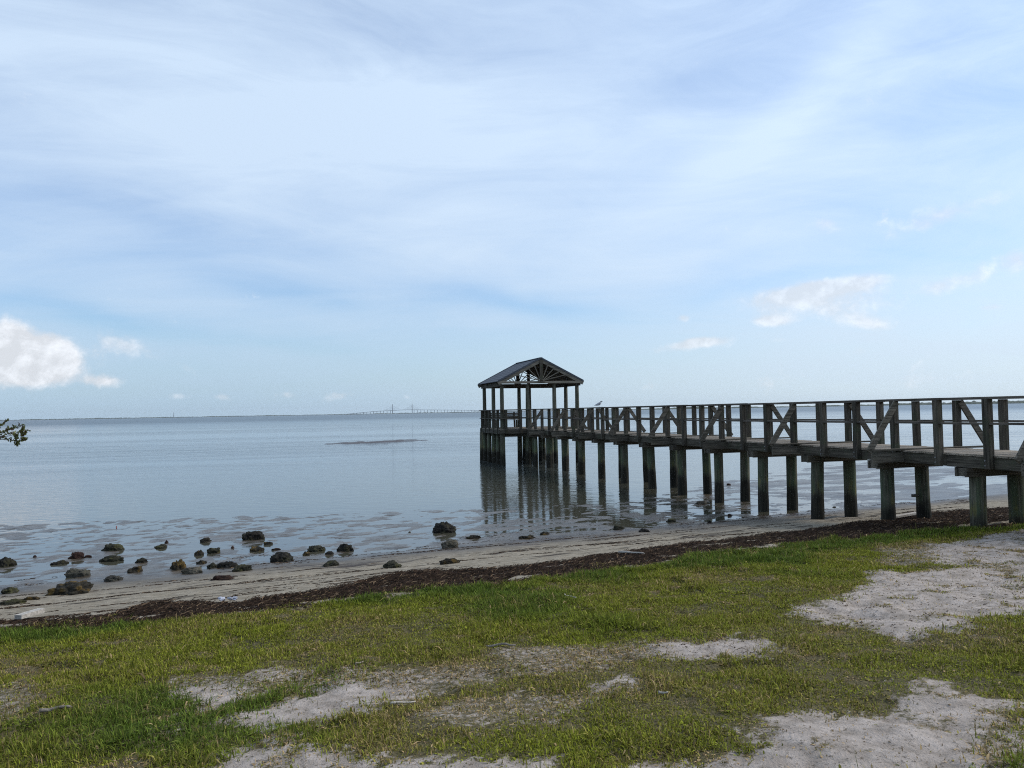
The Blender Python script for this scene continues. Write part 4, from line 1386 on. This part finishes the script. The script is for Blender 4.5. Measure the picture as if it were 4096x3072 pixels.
# high thin veil
n1 = t.noise(t.map(plane, rot=(0, 0, math.radians(-28)), scale=(.55, 1.5, 1)), 1.25, 7, .58, .7)
n2a = t.noise(t.map(ang, rot=(0, 0, math.radians(9)), scale=(1.3, 6.0, 1)), 2.6, 8, .64, .7)
n2b = t.noise(t.map(ang, rot=(0, 0, math.radians(-38)), scale=(1.3, 5.0, 1)), 2.8, 8, .64, .8)
n2 = t.fmix(t.step(-.15, .35, az), n2a, n2b)
veil = t.m('ADD', .66, t.m('ADD', t.m('MULTIPLY', t.m('SUBTRACT', n1, .5), .75), t.m('MULTIPLY', t.m('SUBTRACT', n2, .5), .80)))
gaps = [(.50, 250, 1262, 900, 42, -.10), (.25, 1000, 960, 420, 110, -.15), (.36, 1150, 1150, 420, 60, -.14), (.55, 2050, 1215, 420, 50, -.17), (.26, 2000, 1420, 700, 130, 0),
        (.17, 3000, 230, 560, 120, .25), (.20, 3700, 560, 500, 160, .3), (.24, 2850, 1090, 260, 60, .2), (.42, 3020, 1150, 260, 40, .1), (.16, 3750, 1000, 500, 80, .1), (.20, 500, 1500, 800, 90, 0), (.13, 600, 880, 600, 60, -.1)]
adds = [(.30, 1900, 800, 1100, 330, 0), (.30, 800, 330, 1000, 260, 0), (.16, 3250, 370, 420, 70, .6), (.16, 3000, 620, 500, 90, .45), (.25, 3900, 1450, 900, 150, 0), (.22, 3300, 800, 700, 200, .3)]
veil = t.m('ADD', veil, total([t.m('MULTIPLY', blob(a, b_, c, d, tl), k) for k, a, b_, c, d, tl in adds]))
veil = t.m('SUBTRACT', veil, total([t.m('MULTIPLY', blob(a, b_, c, d, tl), k) for k, a, b_, c, d, tl in gaps]))
veil = t.m('MINIMUM', t.m('MAXIMUM', veil, .08), 1.0)
# brightening towards the hidden sun
dt = t.node('ShaderNodeVectorMath', operation='DOT_PRODUCT'); t.l.new(tc, dt.inputs[0]); dt.inputs[1].default_value = sd
glow = t.m('MAXIMUM', dt.outputs['Value'], 0.0)
g2 = t.m('POWER', glow, 2.0)
vb = t.m('ADD', 1.07, t.m('MULTIPLY', g2, .34))
cv = t.node('ShaderNodeCombineColor')
for i, k in enumerate((.595, .736, .918)): t.l.new(t.m('MULTIPLY', vb, k / STR), cv.inputs[i])
# blue air between, from the sky model
base = t.mix(1.0, sky.outputs[0], (.93, 1.0, 1.07), 'MULTIPLY')
col = t.mix(veil, base, cv.outputs[0])
# pale haze low over the water
sunside = t.step(-.45, .75, az)
hz = t.mix(sunside, (.405 / STR, .568 / STR, .712 / STR), (.71 / STR, .83 / STR, .90 / STR))
col = t.mix(t.m('MULTIPLY', .88, t.m('EXPONENT', t.m('MULTIPLY', t.m('POWER', t.m('DIVIDE', t.m('MAXIMUM', el, 0.0), .115), 1.3), -1.0))), col, hz)
# low cumulus
puff = t.noise(t.map(ang, scale=(1, 1.15, 1)), 26, 8, .66, .2)
puff2 = t.noise(t.map(ang, scale=(1, 1.15, 1), loc=(.006, -.012, 0)), 26, 5, .6, .2)
fine = t.m('SUBTRACT', puff, .5)


def cumulus(lst, gain, e0, e1, wamt=.0):
    s = total([t.m('MULTIPLY', blob(a, b_, c, d, tl, 1.0, wamt), k) for k, a, b_, c, d, tl in lst])
    return t.step(e0, e1, t.m('ADD', s, t.m('MULTIPLY', fine, gain)))


cu = cumulus([(1, 40, 1330, 80, 62, 0), (1.0, 110, 1405, 140, 70, 0), (.7, 200, 1420, 90, 50, 0), (.85, 240, 1462, 85, 52, 0), (.7, 90, 1515, 190, 36, 0), (.62, 445, 1528, 60, 26, 0), (.45, 370, 1520, 40, 22, 0), (.5, 20, 1480, 150, 60, 0)], 1.7, .30, 1.12)
cw = cumulus([(.75, 3220, 1170, 270, 40, .08), (.8, 3330, 1150, 160, 34, .1), (.7, 3300, 1230, 230, 60, 0), (.9, 3490, 1300, 95, 30, -.2), (.8, 3080, 1285, 80, 20, 0), (.7, 2740, 1385, 190, 22, .12), (.8, 2800, 1365, 70, 20, 0),
              (.8, 2730, 1272, 34, 18, 0), (.55, 3280, 905, 70, 42, 0), (.6, 3850, 830, 260, 40, .12), (.5, 3620, 930, 130, 30, .25), (.7, 3820, 1130, 150, 36, .2), (.55, 3950, 1230, 60, 14, 0), (.6, 4060, 1030, 60, 40, 0), (.45, 3430, 1400, 60, 22, 0), (.4, 3110, 1360, 60, 12, 0)], 1.6, .24, 1.05, .012)
cl = cumulus([(.45, 1140, 1580, 60, 20, 0), (.45, 1360, 1582, 55, 20, 0), (.35, 900, 1585, 50, 16, 0), (.35, 2600, 1540, 50, 30, 0), (.35, 3090, 1530, 120, 40, 0), (.35, 3750, 1520, 160, 40, 0), (.3, 560, 1400, 160, 50, -.2), (.3, 480, 1370, 120, 40, -.3), (.3, 720, 1590, 60, 14, 0), (.3, 1650, 1590, 50, 16, 0)], 1.6, .20, .70)
white = t.node('ShaderNodeCombineColor')
shade = t.m('ADD', t.m('MAXIMUM', t.m('ADD', .98, t.m('MULTIPLY', t.m('SUBTRACT', puff, puff2), 1.2)), .90), t.m('MULTIPLY', g2, .10))
for i, k in enumerate((.83, .86, .91)): t.l.new(t.m('MULTIPLY', shade, k / STR), white.inputs[i])
col = t.mix(t.m('MULTIPLY', cl, .50), col, white.outputs[0])
col = t.mix(t.m('MULTIPLY', cw, .62), col, white.outputs[0])
col = t.mix(t.m('MULTIPLY', cu, .92), col, white.outputs[0])
t.l.new(col, bg.inputs[0])
#@@END
